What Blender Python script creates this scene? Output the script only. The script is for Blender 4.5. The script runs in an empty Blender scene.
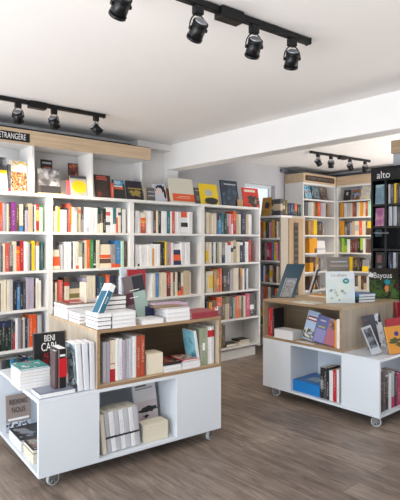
import bpy, bmesh, math, random, re
from mathutils import Vector, Matrix

random.seed(7)
SC = bpy.context.scene
COL = SC.collection
R = math.radians

# ------------------------------------------------------------------ camera
F, CX, HY, CAMH = 500.0, 200.0, 241.0, 1.5
YAW = R(-40.7)
cam_d = bpy.data.cameras.new('camera')
cam_d.sensor_width = 36.0; cam_d.sensor_fit = 'AUTO'; cam_d.lens = 36.0
cam_d.shift_y = -9.0/500.0
cam_d.clip_start = 0.05
cam = bpy.data.objects.new('camera', cam_d); COL.objects.link(cam)
cam.location = (0, 0, CAMH); cam.rotation_euler = (R(90), 0, YAW)
SC.camera = cam

# ------------------------------------------------------------------ exposure, world, daylight
SC.view_settings.view_transform = 'Standard'
SC.view_settings.look = 'None'
SC.view_settings.gamma = 1.0
SC.view_settings.use_curve_mapping = False
SC.view_settings.exposure = 0.58

w = bpy.data.worlds.new('world'); SC.world = w; w.use_nodes = True
bg = w.node_tree.nodes['Background']
bg.inputs[0].default_value = (0.86, 0.93, 1.0, 1); bg.inputs[1].default_value = 0.9

def area(name, loc, rot, sx, sy, power, col):
    d = bpy.data.lights.new(name, 'AREA'); d.shape = 'RECTANGLE'; d.size = sx; d.size_y = sy
    d.energy = power; d.color = col
    o = bpy.data.objects.new(name, d); COL.objects.link(o)
    o.location = loc; o.rotation_euler = rot
    return o
# daylight from the glazed flank on the left
area('left_glazing_daylight', (-2.6, 1.2, 1.35), (R(90+8), 0, R(-90)), 5.0, 2.2, 92, (0.80, 0.90, 1.0))
# unseen fill lamps low by the floor, added to brighten the ceiling
area('floor_bounce_left', (-1.9, 1.6, 0.05), (R(165), 0, R(-90)), 5.0, 1.3, 210, (1.0, 0.96, 0.92))
area('floor_bounce_front', (0.6, -1.3, 0.05), (R(180), 0, 0), 4.0, 1.2, 22, (1.0, 0.96, 0.92))
area('floor_bounce_right', (6.9, 1.4, 0.05), (R(180), 0, 0), 1.6, 2.4, 105, (1.0, 0.95, 0.88))

# ------------------------------------------------------------------ geometry of the view (used only to find real positions)
C_, S_ = math.cos(YAW), math.sin(YAW)
def ray(px):
    a = (px - CX)/F
    # forward = (-sin yaw, cos yaw); right = (cos yaw, sin yaw)
    return (a*C_ - S_, a*S_ + C_)
def on_plane(px, py, z):
    Z = (CAMH - z)*F/(py - HY)
    dx, dy = ray(px)
    return (dx*Z, dy*Z)
def along(px, O, ang):
    """distance s along the line O + s*(cos,sin) where the pixel column meets it, and the view depth there"""
    dx, dy = ray(px); cx, cy = math.cos(ang), math.sin(ang)
    # t*d = O + s*c
    det = -dx*cy + dy*cx
    s = (dx*O[1] - dy*O[0])/det
    s = -s if False else s
    # solve properly
    # t*dx - s*cx = Ox ; t*dy - s*cy = Oy
    D = dx*(-cy) - (-cx)*dy
    t = (O[0]*(-cy) - (-cx)*O[1])/D
    s = (dx*O[1] - dy*O[0])/D
    return s, t
def loc2world(O, ang, x, y):
    c, s = math.cos(ang), math.sin(ang)
    return (O[0] + x*c - y*s, O[1] + x*s + y*c)

# ------------------------------------------------------------------ colours and materials
def lin(h):
    if isinstance(h, tuple): return h
    v = [int(h[i:i+2], 16)/255 for i in (0, 2, 4)]
    return tuple(((c+0.055)/1.055)**2.4 if c > 0.04045 else c/12.92 for c in v)
CODE = {
 'wh': ('white', 'e4e5e8'), 'cr': ('cream', 'dcd2bd'), 'be': ('beige', 'bfae93'), 'gy': ('grey', '88898e'),
 'lg': ('pale grey', 'b9bcc4'), 'dg': ('dark grey', '46484d'), 'bk': ('black', '1c1d21'), 'br': ('brown', '5c4336'),
 'tn': ('tan', 'a87c4c'), 'rd': ('red', 'b22028'), 'sa': ('salmon', 'c8584a'), 'or': ('orange', 'dc5a28'),
 'am': ('amber', 'e09a22'), 'ye': ('yellow', 'e8c41e'), 'li': ('lime green', '9ac02c'), 'gr': ('green', '2a8444'),
 'dk': ('dark green', '1d3a31'), 'te': ('teal', '25686e'), 'mi': ('mint', 'b4dcc4'), 'bl': ('blue', '4480b8'),
 'na': ('navy', '222c50'), 'pu': ('purple', '803288'), 'la': ('lavender', 'aba2b6'), 'pi': ('pink', 'dc94a0'),
 'ma': ('magenta', 'b81e58'), 'mr': ('maroon', '6a2030'), 'sg': ('sage green', '8f9882'), 'ol': ('olive', '6b6030'),
 'tc': ('terracotta', 'a8482c'),
}
MC = {}
def newmat(name):
    m = bpy.data.materials.new(name); m.use_nodes = True
    nt = m.node_tree; b = nt.nodes['Principled BSDF']
    return m, nt, b
def plain(name, col, rough=0.5, metal=0.0, noise=0.0, nscale=8.0):
    k = ('p', name)
    if k in MC: return MC[k]
    m, nt, b = newmat(name)
    c = lin(col)
    b.inputs['Roughness'].default_value = rough; b.inputs['Metallic'].default_value = metal
    if noise > 0:
        tc = nt.nodes.new('ShaderNodeTexCoord'); n = nt.nodes.new('ShaderNodeTexNoise')
        n.inputs['Scale'].default_value = nscale; n.inputs['Detail'].default_value = 4
        nt.links.new(tc.outputs['Object'], n.inputs['Vector'])
        r = nt.nodes.new('ShaderNodeValToRGB')
        r.color_ramp.elements[0].position = .3; r.color_ramp.elements[1].position = .7
        r.color_ramp.elements[0].color = (*[x*(1-noise) for x in c], 1)
        r.color_ramp.elements[1].color = (*[min(1, x*(1+noise)) for x in c], 1)
        nt.links.new(n.outputs['Fac'], r.inputs['Fac']); nt.links.new(r.outputs['Color'], b.inputs['Base Color'])
    else:
        b.inputs['Base Color'].default_value = (*c, 1)
    MC[k] = m
    return m
def math_node(nt, op, a, b=None, clamp=False):
    n = nt.nodes.new('ShaderNodeMath'); n.operation = op; n.use_clamp = clamp
    for i, v in enumerate((a, b)):
        if v is None: continue
        if hasattr(v, 'links'): nt.links.new(v, n.inputs[i])
        else: n.inputs[i].default_value = v
    return n.outputs[0]
def mixc(nt, fac, a, b):
    n = nt.nodes.new('ShaderNodeMix'); n.data_type = 'RGBA'
    for s, v in ((n.inputs[0], fac), (n.inputs[6], a), (n.inputs[7], b)):
        if hasattr(v, 'links'): nt.links.new(v, s)
        elif isinstance(v, tuple): s.default_value = (*v, 1) if len(v) == 3 else v
        else: s.default_value = v
    return n.outputs[2]
def spine_mat(code, bands=(), text=None, seed=0):
    """printed cover: base colour, horizontal bands (z fractions) and a line of small print running up the spine"""
    k = ('s', code, bands, text, seed)
    if k in MC: return MC[k]
    base = lin(CODE[code][1])
    f = 0.93 + 0.12*((seed*37) % 10)/10
    base = tuple(min(1, x*f) for x in base)
    m, nt, b = newmat('printed_cover_' + CODE[code][0].replace(' ', '_'))
    b.inputs['Roughness'].default_value = 0.42
    tc = nt.nodes.new('ShaderNodeTexCoord'); sp = nt.nodes.new('ShaderNodeSeparateXYZ')
    nt.links.new(tc.outputs['UV'], sp.inputs[0])
    X, Z, _y = sp.outputs
    col = base
    for (c, z0, z1) in bands:
        f1 = math_node(nt, 'GREATER_THAN', Z, z0/100); f2 = math_node(nt, 'LESS_THAN', Z, z1/100)
        col = mixc(nt, math_node(nt, 'MULTIPLY', f1, f2), col, lin(CODE[c][1]))
    dark = sum(base) > 0.9
    tcol = lin(CODE[text][1]) if text else ((0.12, 0.12, 0.13) if dark else (0.75, 0.72, 0.66))
    lo, hi = [(0.2, 0.72), (0.35, 0.9), (0.12, 0.55), (0.3, 0.8)][seed % 4]
    n = nt.nodes.new('ShaderNodeTexNoise'); n.inputs['Scale'].default_value = 1.0; n.inputs['Detail'].default_value = 1
    mp = nt.nodes.new('ShaderNodeMapping'); mp.inputs['Scale'].default_value = (3.0, 34.0, 0.0)
    mp.inputs['Location'].default_value = (seed*1.7, seed*0.9, 0)
    nt.links.new(tc.outputs['UV'], mp.inputs[0]); nt.links.new(mp.outputs[0], n.inputs['Vector'])
    t = math_node(nt, 'GREATER_THAN', n.outputs['Fac'], 0.53)
    for a_, v_ in (('GREATER_THAN', lo), ('LESS_THAN', hi)): t = math_node(nt, 'MULTIPLY', t, math_node(nt, a_, Z, v_))
    for a_, v_ in (('GREATER_THAN', .3), ('LESS_THAN', .7)): t = math_node(nt, 'MULTIPLY', t, math_node(nt, a_, X, v_))
    t = math_node(nt, 'MULTIPLY', t, 0.3 if dark else 0.5)
    col = mixc(nt, t, col, tcol)
    nt.links.new(col, b.inputs['Base Color'])
    MC[k] = m
    return m
def art_mat(name, cols, scale=12.0, seed=0, stretch=(1, 1, 1), sharp=True):
    """illustrated cover: blotches of several printed colours"""
    m, nt, b = newmat('cover_art_' + name); b.inputs['Roughness'].default_value = 0.35
    tc = nt.nodes.new('ShaderNodeTexCoord'); mp = nt.nodes.new('ShaderNodeMapping')
    mp.inputs['Location'].default_value = (seed*3.1, seed*1.3, seed*2.2); mp.inputs['Scale'].default_value = stretch
    n = nt.nodes.new('ShaderNodeTexNoise'); n.inputs['Scale'].default_value = scale; n.inputs['Detail'].default_value = 3
    nt.links.new(tc.outputs['Object'], mp.inputs[0]); nt.links.new(mp.outputs[0], n.inputs['Vector'])
    r = nt.nodes.new('ShaderNodeValToRGB'); cr = r.color_ramp
    cr.interpolation = 'CONSTANT' if sharp else 'LINEAR'
    L = len(cols)
    for i, c in enumerate(cols):
        p = 0.30 + 0.38*i/max(1, L-(0 if sharp else 1)) if i else 0.0
        if i < 2: e = cr.elements[i]; e.position = p
        else: e = cr.elements.new(p)
        e.color = (*lin(c), 1)
    nt.links.new(n.outputs['Fac'], r.inputs['Fac']); nt.links.new(r.outputs['Color'], b.inputs['Base Color'])
    return m
def wood_mat(name, c1, c2, axis='x', rough=0.5, scale=1.0):
    m, nt, b = newmat(name); b.inputs['Roughness'].default_value = rough
    tc = nt.nodes.new('ShaderNodeTexCoord'); mp = nt.nodes.new('ShaderNodeMapping')
    s = {'x': (1.2, 22, 22), 'y': (22, 1.2, 22), 'z': (22, 22, 1.2)}[axis]
    mp.inputs['Scale'].default_value = tuple(v*scale for v in s)
    n = nt.nodes.new('ShaderNodeTexNoise'); n.inputs['Scale'].default_value = 1.6; n.inputs['Detail'].default_value = 6
    n.inputs['Distortion'].default_value = 0.6
    nt.links.new(tc.outputs['Object'], mp.inputs[0]); nt.links.new(mp.outputs[0], n.inputs['Vector'])
    r = nt.nodes.new('ShaderNodeValToRGB'); r.color_ramp.elements[0].position = .3; r.color_ramp.elements[1].position = .72
    r.color_ramp.elements[0].color = (*lin(c1), 1); r.color_ramp.elements[1].color = (*lin(c2), 1)
    nt.links.new(n.outputs['Fac'], r.inputs['Fac']); nt.links.new(r.outputs['Color'], b.inputs['Base Color'])
    return m
def pages_mat(name, col):
    m, nt, b = newmat(name); b.inputs['Roughness'].default_value = 0.8
    tc = nt.nodes.new('ShaderNodeTexCoord'); n = nt.nodes.new('ShaderNodeTexNoise')
    n.inputs['Scale'].default_value = 90; n.inputs['Detail'].default_value = 2
    nt.links.new(tc.outputs['Object'], n.inputs['Vector'])
    c = lin(col)
    nt.links.new(mixc(nt, n.outputs['Fac'], tuple(x*.86 for x in c), tuple(min(1, x*1.08) for x in c)), b.inputs['Base Color'])
    return m

WHITE = plain('white_laminate', 'd9e0e8', 0.35)
CASEW = plain('white_melamine', 'e2e1e0', 0.45)
WALLM = plain('white_wall_paint', 'eeedec', 0.9, noise=.015, nscale=3)
GREYW = plain('grey_wall_paint', 'c2c2c8', 0.9, noise=.015, nscale=3)
CEILM = plain('ceiling_paint', 'ebe9e8', 0.95, noise=.01, nscale=2)
GAPSHADE = plain('dark_shadow_gap_paint', '3a3c41', 0.8)  # dark tone standing in for the shade above the left header
GAPSHADE2 = plain('slate_gap_paint', '6c717b', 0.8)  # bluish tone standing in for the shade above the far headers
BLACK = plain('black_metal', '101114', 0.35, 0.3)
BLACKL = plain('black_laminate', '14161a', 0.22)
SILVER = plain('silver_disc', 'a6abb2', 0.35, 0.5)
OAKX = wood_mat('pale_oak_veneer', 'ad9678', 'c9b496', 'x')
OAKH = wood_mat('header_oak_veneer', 'bda384', 'd4bda0', 'x')
OAKZ = wood_mat('upright_oak_veneer', 'a48a68', 'bfa684', 'z')
GOAK = wood_mat('grey_oak_veneer', 'a09383', 'bbae9c', 'z')
TAUPE = plain('shade_toned_laminate', 'b4a89b', .5)  # white end in dim light: its shade is put into this taupe
GOAKB = wood_mat('warm_oak_panel', '9c8060', 'b89c78', 'z')
EDGE = wood_mat('plywood_edge', '8a7055', 'a68b6c', 'x')
PAGE = pages_mat('white_paper_block', 'e6e7ea')
PAGEC = pages_mat('cream_paper_block', 'ddd5c2')
GLASS, nt_, b_ = newmat('clear_acrylic')
b_.inputs['Base Color'].default_value = (.93, .95, .97, 1); b_.inputs['Roughness'].default_value = 0.08
b_.inputs['Transmission Weight'].default_value = 0.85; b_.inputs['IOR'].default_value = 1.3
WHEELM, nt_, b_ = newmat('frosted_clear_wheel')
b_.inputs['Base Color'].default_value = (.16, .17, .18, 1); b_.inputs['Roughness'].default_value = 0.15
b_.inputs['Transmission Weight'].default_value = 0.3
RIMM = plain('pale_wheel_rim', 'b9bfc3', .25)
CHROME = plain('steel', '9b9ea3', 0.25, 0.9)

# ------------------------------------------------------------------ mesh helpers
class MB:
    def __init__(self): self.bm = bmesh.new(); self.mats = []
    def mi(self, m):
        if m not in self.mats: self.mats.append(m)
        return self.mats.index(m)
    def box(self, x0, x1, y0, y1, z0, z1, m, xf=None):
        P = [(x, y, z) for x in (x0, x1) for y in (y0, y1) for z in (z0, z1)]
        if xf: P = [xf(p) for p in P]
        v = [self.bm.verts.new(p) for p in P]; i = self.mi(m)
        for q in ((0,1,3,2), (4,6,7,5), (0,4,5,1), (2,3,7,6), (0,2,6,4), (1,5,7,3)):
            f = self.bm.faces.new([v[a] for a in q]); f.material_index = i
        return self
    def prism(self, prof, z0, z1, m, xf=None, smooth=False):
        i = self.mi(m); f_ = xf or (lambda p: p)
        a = [self.bm.verts.new(f_((x, y, z0))) for x, y in prof]; b = [self.bm.verts.new(f_((x, y, z1))) for x, y in prof]
        n = len(prof)
        for k in range(n):
            f = self.bm.faces.new((a[k], a[(k+1) % n], b[(k+1) % n], b[k])); f.material_index = i; f.smooth = smooth
        for ring in (a[::-1], b):
            f = self.bm.faces.new(ring); f.material_index = i
        return self
    def strip(self, prof, t, z0, z1, m, xf=None):
        """open profile given thickness by an inner copy (pairs outer,inner)"""
        i = self.mi(m); f_ = xf or (lambda p: p)
        n = len(prof)
        rows = [[self.bm.verts.new(f_((p[k][0], p[k][1], z))) for p in prof] for k in (0, 1) for z in (z0, z1)]
        o0, o1, i0, i1 = rows
        for k in range(n-1):
            for q in ((o0[k], o0[k+1], o1[k+1], o1[k]), (i0[k+1], i0[k], i1[k], i1[k+1]),
                      (o1[k], o1[k+1], i1[k+1], i1[k]), (o0[k+1], o0[k], i0[k], i0[k+1])):
                f = self.bm.faces.new(q); f.material_index = i
        for k in (0, n-1):
            f = self.bm.faces.new((o0[k], o1[k], i1[k], i0[k])); f.material_index = i
        return self
    def tube(self, p0, p1, r0, r1, m, n=20, caps=True, smooth=True):
        p0 = Vector(p0); p1 = Vector(p1); d = (p1-p0).normalized()
        u = d.orthogonal().normalized(); v = d.cross(u); i = self.mi(m)
        A = [self.bm.verts.new(p0 + (u*math.cos(2*math.pi*k/n) + v*math.sin(2*math.pi*k/n))*r0) for k in range(n)]
        B = [self.bm.verts.new(p1 + (u*math.cos(2*math.pi*k/n) + v*math.sin(2*math.pi*k/n))*r1) for k in range(n)]
        for k in range(n):
            f = self.bm.faces.new((A[k], A[(k+1) % n], B[(k+1) % n], B[k])); f.material_index = i; f.smooth = smooth
        if caps:
            for ring in (A[::-1], B): f = self.bm.faces.new(ring); f.material_index = i
        return self
    def path(self, pts, r, m, n=8):
        for a, b in zip(pts, pts[1:]): self.tube(a, b, r, r, m, n)
        return self
    def build(self, name, parent=None, bevel=0.0, loc=None, rot=None):
        bmesh.ops.recalc_face_normals(self.bm, faces=self.bm.faces)
        me = bpy.data.meshes.new(name); self.bm.to_mesh(me); self.bm.free()
        for m in self.mats: me.materials.append(m)
        o = bpy.data.objects.new(name, me); COL.objects.link(o)
        if parent: o.parent = parent
        if loc: o.location = loc
        if rot: o.rotation_euler = rot
        if bevel:
            b = o.modifiers.new('bevel', 'BEVEL'); b.width = bevel; b.segments = 2; b.limit_method = 'ANGLE'
        return o
def empty(name, loc, rz=0, rx=0, ry=0):
    o = bpy.data.objects.new(name, None); COL.objects.link(o); o.empty_display_size = .05
    o.location = loc; o.rotation_euler = (rx, ry, rz); return o
def tag(o, label, cat, group=None):
    o['label'] = label; o['category'] = cat
    if group: o['group'] = group
    return o
def struct(o): o['kind'] = 'structure'; return o
def text_obj(body, size, mat, name, parent, loc, rot=(R(90), 0, 0), align='CENTER', sx=1.0, depth=0.0006):
    cu = bpy.data.curves.new(name, 'FONT'); cu.body = body; cu.size = size; cu.extrude = depth/2
    cu.align_x = align; cu.align_y = 'CENTER'; cu.resolution_u = 3
    t = bpy.data.objects.new(name + '_tmp', cu); COL.objects.link(t)
    bpy.context.view_layer.update()
    me = bpy.data.meshes.new_from_object(t.evaluated_get(bpy.context.evaluated_depsgraph_get()))
    bpy.data.objects.remove(t); bpy.data.curves.remove(cu)
    me.materials.clear(); me.materials.append(mat)
    for v in me.vertices: v.co.x *= sx
    o = bpy.data.objects.new(name, me); COL.objects.link(o); o.parent = parent
    o.location = loc; o.rotation_euler = rot
    return o

# ================================================================== THE ROOM
H1, H2 = 2.635, 2.74
def floor_mat():
    m, nt, b = newmat('dark_oak_plank_floor'); b.inputs['Roughness'].default_value = 0.42
    tc = nt.nodes.new('ShaderNodeTexCoord'); mp = nt.nodes.new('ShaderNodeMapping'); mp.inputs['Rotation'].default_value = (0, 0, R(90))
    nt.links.new(tc.outputs['Object'], mp.inputs[0])
    br = nt.nodes.new('ShaderNodeTexBrick'); nt.links.new(mp.outputs[0], br.inputs['Vector'])
    br.inputs['Scale'].default_value = 1; br.inputs['Brick Width'].default_value = 1.25; br.inputs['Row Height'].default_value = 0.185
    br.inputs['Mortar Size'].default_value = 0.0016; br.offset = 0.37
    br.inputs['Color1'].default_value = (.2, .2, .2, 1); br.inputs['Color2'].default_value = (.85, .85, .85, 1); br.inputs['Mortar'].default_value = (.0, .0, .0, 1)
    mp2 = nt.nodes.new('ShaderNodeMapping'); mp2.inputs['Scale'].default_value = (13, 1.7, 1); nt.links.new(tc.outputs['Object'], mp2.inputs[0])
    n = nt.nodes.new('ShaderNodeTexNoise'); n.inputs['Scale'].default_value = 1.5; n.inputs['Detail'].default_value = 8; n.inputs['Roughness'].default_value = .65
    n.inputs['Distortion'].default_value = 1.2
    nt.links.new(mp2.outputs[0], n.inputs['Vector'])
    n2 = nt.nodes.new('ShaderNodeTexNoise'); n2.inputs['Scale'].default_value = 2.6; n2.inputs['Detail'].default_value = 3
    nt.links.new(tc.outputs['Object'], n2.inputs['Vector'])
    r = nt.nodes.new('ShaderNodeValToRGB'); e = r.color_ramp.elements
    e[0].position = .33; e[0].color = (*lin('52473f'), 1); e[1].position = .70; e[1].color = (*lin('ac9b8c'), 1)
    x = e = r.color_ramp.elements.new(.5); x.color = (*lin('7e7066'), 1)
    s = math_node(nt, 'ADD', math_node(nt, 'MULTIPLY', n.outputs['Fac'], .62), math_node(nt, 'MULTIPLY', n2.outputs['Fac'], .26))
    s = math_node(nt, 'ADD', s, math_node(nt, 'MULTIPLY', br.outputs['Color'], .13))
    nt.links.new(s, r.inputs['Fac'])
    c = mixc(nt, math_node(nt, 'MULTIPLY', br.outputs['Fac'], .55), r.outputs['Color'], (.03, .025, .02))
    nt.links.new(c, b.inputs['Base Color'])
    return m
FLOORM = floor_mat()
struct(MB().box(-4, 8.2, -4, 6.2, -.1, 0, FLOORM).build('floor'))
BX0, BX1 = 3.59, 3.775
struct(MB().box(-2.7, BX0, -2.3, 4.97, H1, H1+.15, CEILM).build('ceiling'))
struct(MB().box(BX1, 8.0, -1.0, 5.7, H2, H2+.12, CEILM).build('ceiling_second_room'))
struct(MB().box(BX0, BX1, -2.3, 4.80, 2.35, H2+.12, WALLM).build('trim_1'))                   # the dropped beam
struct(MB().box(BX0, BX1, 4.80, 5.5, 0, H2+.12, WALLM).build('wall_pier'))
struct(MB().box(-2.7, BX0, 4.85, 5.0, 0, H1, WALLM).build('wall_back'))
struct(MB().box(-2.7, 3.12, 4.835, 4.85, 2.525, 2.605, GAPSHADE).build('trim_gap_shade'))            # dark strip that paints the shade over the shelving
struct(MB().box(3.12, BX0, 4.70, 4.85, 2.56, H1-.002, WALLM).build('trim_3'))
struct(MB().box(-2.7, 4.2, -2.45, -2.3, 0, H1, plain('dark_front_wall_paint', '55524f', .9)).build('wall_front'))  # unseen wall added to shut out light from the front, dark against bounce
# back wall of the second room with its window
wx0 = along(244.5, (0, 5.5), 0)[0]; wx1 = along(275, (0, 5.5), 0)[0]
mb = MB()
for a in ((BX1, wx0, 0, H2), (wx1, 8.0, 0, H2), (wx0, wx1, 0, 1.5), (wx0, wx1, 2.42, H2)): mb.box(a[0], a[1], 5.5, 5.64, a[2], a[3], GREYW)
struct(mb.build('wall_back_second_room'))
struct(MB().box(7.86, 8.0, 1.2, 5.5, 0, H2, WALLM).build('wall_right'))
struct(MB().box(6.5, 7.86, 5.44, 5.5, 2.655, 2.705, GAPSHADE2).box(7.80, 7.86, 2.8, 5.44, 2.655, 2.705, GAPSHADE2).build('trim_gap_shade_far'))  # strips that paint the shade between far headers and ceiling
wf = struct(empty('window_1', (0, 0, 0)))
fm = plain('white_window_frame', 'dfe6ee', .4)
mb = MB(); t = .05
mb.box(wx0, wx1, 5.58, 5.62, 2.42-t, 2.42, fm).box(wx0, wx1, 5.58, 5.62, 1.5, 1.5+t, fm)
mb.box(wx0, wx0+t, 5.58, 5.62, 1.5+t, 2.42-t, fm).box(wx1-t, wx1, 5.58, 5.62, 1.5+t, 2.42-t, fm)
mb.build('window_frame', wf)
gl, nt_, b_ = newmat('window_glass'); b_.inputs['Transmission Weight'].default_value = 1; b_.inputs['Roughness'].default_value = 0; b_.inputs['IOR'].default_value = 1.02
MB().box(wx0+t, wx1-t, 5.60, 5.606, 1.5+t, 2.42-t, gl).build('pane', wf)

# ================================================================== TRACK LIGHTS
def track_light(name_label, p0, p1, z, spots, box_px, power, group):
    """p0,p1 plan points; spots: (px, aim_dx, aim_dy, aim_dz, label)"""
    p0 = Vector((*p0, 0)); p1 = Vector((*p1, 0)); d = (p1-p0); L = d.length; ang = math.atan2(d.y, d.x)
    t = empty('ceiling_light_track', (p0.x, p0.y, z), ang)
    tag(t, name_label, 'light track')
    MB().box(0, L, -.018, .018, 0, .03, BLACK).build('rail', t, .003)
    for x_ in (-.0065, L+.0005): MB().box(x_, x_+.006, -.02, .02, -.002, .032, BLACK).build('end_cap', t)
    s, _ = along(box_px, (p0.x, p0.y), ang)
    MB().box(s-.07, s+.07, -.034, .03, -.022, .031, BLACK).build('feed_box', t, .003)
    for x_ in (L*.3, L*.8): MB().box(x_, x_+.04, -.012, .012, .0305, max(.034, (H1 if p0.x < 3.5 else H2)-z-.0005), BLACK).build('ceiling_bracket', t)
    for (px, ax, ay, az, label) in spots:
        s, _ = along(px, (p0.x, p0.y), ang)
        x, y = loc2world((p0.x, p0.y), ang, s, 0)
        o = empty('track_spotlight', (x, y, z), 0)
        tag(o, label, 'spotlight', group)
        MB().box(-.024, .024, -.017, .017, -.040, -.0005, BLACK, ).build('adapter', o, .003, rot=(0, 0, ang))
        A = Vector((ax*C_ - ay*S_, ax*S_ + ay*C_, az)).normalized()
        side = A.cross(Vector((0, 0, 1))).normalized()
        c = Vector((0, 0, -.108))
        # yoke
        pts = [c + side*.042*sg for sg in (-1,)]
        arc = []
        for k in range(13):
            a = math.pi*k/12
            arc.append(c + side*(-.045*math.cos(a)) + Vector((0, 0, .070*math.sin(a))))
        MB().path(arc, .0035, BLACK, 6).tube(c+side*-.047, c+side*-.036, .009, .009, BLACK, 10).tube(c+side*.036, c+side*.047, .009, .009, BLACK, 10).build('yoke', o)
        a0 = c - A*.038; a1 = c + A*.050
        mb = MB(); mb.tube(a0, a1, .0365, .0375, BLACK, 28)
        mb.tube(a1-A*.012, a1+A*.001, .0395, .0395, BLACK, 28)
        mb.tube(a0+A*.004, a0+A*.012, .0385, .0385, BLACK, 28)
        mb.build('lamp_housing', o)
        MB().tube(a0-A*.006, a0-A*.0001, .027, .031, SILVER, 24).build('rear_disc', o)
        brass = plain('brass_mark', 'a87a34', .3, .7)
        sd = side; up = A.cross(side)
        MB().box(-.006, .006, -.0384, -.0355, -.004, .004, brass, xf=lambda p: tuple(c + sd*p[0] + up*(p[1]) + A*(p[2]+.01))).build('badge', o)
        lens, nt2, b2 = newmat('lit_lens') if 'lens' not in MC else (MC['lens'], None, None)
        if 'lens' not in MC:
            b2.inputs['Emission Color'].default_value = (1, .85, .62, 1); b2.inputs['Emission Strength'].default_value = 6; MC['lens'] = lens
        MB().tube(a1+A*.0012, a1+A*.003, .03, .03, lens, 20).build('lens', o)
        if power:
            ld = bpy.data.lights.new('spot_beam', 'SPOT'); ld.energy = power; ld.color = (1, .84, .64); ld.spot_size = R(72); ld.spot_blend = .8; ld.shadow_soft_size = .03
            lo = bpy.data.objects.new('spot_beam', ld); COL.objects.link(lo); lo.parent = o
            lo.location = a1 + A*.01; lo.rotation_euler = A.to_track_quat('-Z', 'Y').to_euler()
ZT = 2.60
track_light('long black ceiling track nearest the camera, at the top of the photo',
    (0.85, 1.83), (2.284, 1.728), ZT, [
    (121, -.42, .62, -.62, 'black spotlight cut by the top edge of the photo, leftmost on the near track'),
    (198, -.38, .66, -.62, 'black tilted spotlight left of the feed box on the near ceiling track'),
    (254, -.16, .66, -.72, 'black spotlight second from the right end of the near ceiling track'),
    (292, -.04, .62, -.78, 'black upright spotlight at the right end of the near ceiling track')], 229, 13, 'spotlights on the near track')
track_light('black ceiling track in front of the oak header on the left',
    (0.9, 3.975), (2.264, 3.95), ZT, [
    (18, -.08, .6, -.72, 'black spotlight above the black lettered sign, leftmost on the left track'),
    (54, .12, .6, -.76, 'black spotlight in the middle of the left ceiling track'),
    (96, .62, .5, -.62, 'black tilted spotlight at the right end of the left ceiling track')], 37, 38, 'spotlights on the left track')
track_light('short black ceiling track in the second room beyond the beam',
    (5.63, 4.21), (6.95, 4.11), 2.705, [
    (318, .5, .4, -.6, 'small black spotlight at the left end of the second room track'),
    (331, .12, .5, -.8, 'small black spotlight second from left on the second room track'),
    (350, .45, .45, -.65, 'small black spotlight third from left on the second room track'),
    (365, .05, .5, -.8, 'small black spotlight at the right end of the second room track')], 342, 16, 'spotlights on the second room track')

# ================================================================== BOOKS
def book_mesh(name, w_, d_, h_, cover, page, xf=None, parent=None):
    """canonical: thickness x 0..w, spine at y=0, z 0..h; cover with rounded spine and inset page block"""
    t = min(.0016, w_*.18)
    mb = MB()
    o = [(0, d_), (0, .0025), (w_*.22, 0), (w_*.78, 0), (w_, .0025), (w_, d_)]
    i = [(t, d_), (t, .0025+t), (w_*.25, t), (w_*.75, t), (w_-t, .0025+t), (w_-t, d_)]
    mb.strip(list(zip(o, i)), t, 0, h_, cover)
    mb.box(t*.9, w_-t*.9, t+.001, d_-.003, .002, h_-.002, page)
    # unwrapped cover: u across the thickness, v up the spine
    uv = mb.bm.loops.layers.uv.new('cover')
    for f in mb.bm.faces:
        for lp in f.loops: lp[uv].uv = (lp.vert.co.x/w_, lp.vert.co.z/h_)
    if xf:
        for v in mb.bm.verts: v.co = Vector(xf(tuple(v.co)))
    return mb.build(name, parent)

ORD = ['first', 'second', 'third', 'fourth', 'fifth', 'sixth', 'seventh', 'eighth', 'ninth', 'tenth', 'eleventh', 'twelfth',
       'thirteenth', 'fourteenth', 'fifteenth', 'sixteenth', 'seventeenth', 'eighteenth', 'nineteenth', 'twentieth',
       'twenty-first', 'twenty-second', 'twenty-third', 'twenty-fourth', 'twenty-fifth', 'twenty-sixth', 'twenty-seventh', 'twenty-eighth']
TOK = re.compile(r'^(F)?([\d.]+)([a-z]{2}|_)(\d+(?:\.\d+)?)?((?:/[a-z]{2}[\d.]+-[\d.]+)*)(~)?$')
nbook = [0]
def label_row(items, place):
    def size(it):
        if it['face']: return 'face-out '
        return 'thick ' if it['w'] > .034 else ('slim ' if it['w'] < .017 else '')
    def nm(i):
        return items[i]['cn'] if 0 <= i < len(items) else None
    cand = []
    for i, it in enumerate(items):
        base = it['cn'] + ((' ' + it['band'] + '-banded') if it['band'] else '')
        kind = 'book'
        l, r = nm(i-1), nm(i+1)
        c = ['%s%s %s %s' % (size(it), base, kind, place)]
        if l: c.append('%s%s %s right of a %s one %s' % (size(it), base, kind, l, place))
        if r: c.append('%s%s %s left of a %s one %s' % (size(it), base, kind, r, place))
        if l and r: c.append('%s %s between %s and %s ones %s' % (base, kind, l, r, place))
        c.append('%s %s, %s from the left %s' % (it['cn'], kind, ORD[min(i, 27)], place))
        cand.append([x for x in c if len(x.split()) <= 16] or [c[0]])
    lev = len(max(cand, key=len))
    for i, it in enumerate(items):
        for k, s in enumerate(cand[i]):
            if not any(j != i and s in cand[j] for j in range(len(items))):
                it['o']['label'] = s; break
        else:
            it['o']['label'] = cand[i][-1]
        it['o']['category'] = 'book'
        it['o']['group'] = 'books ' + place
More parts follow.
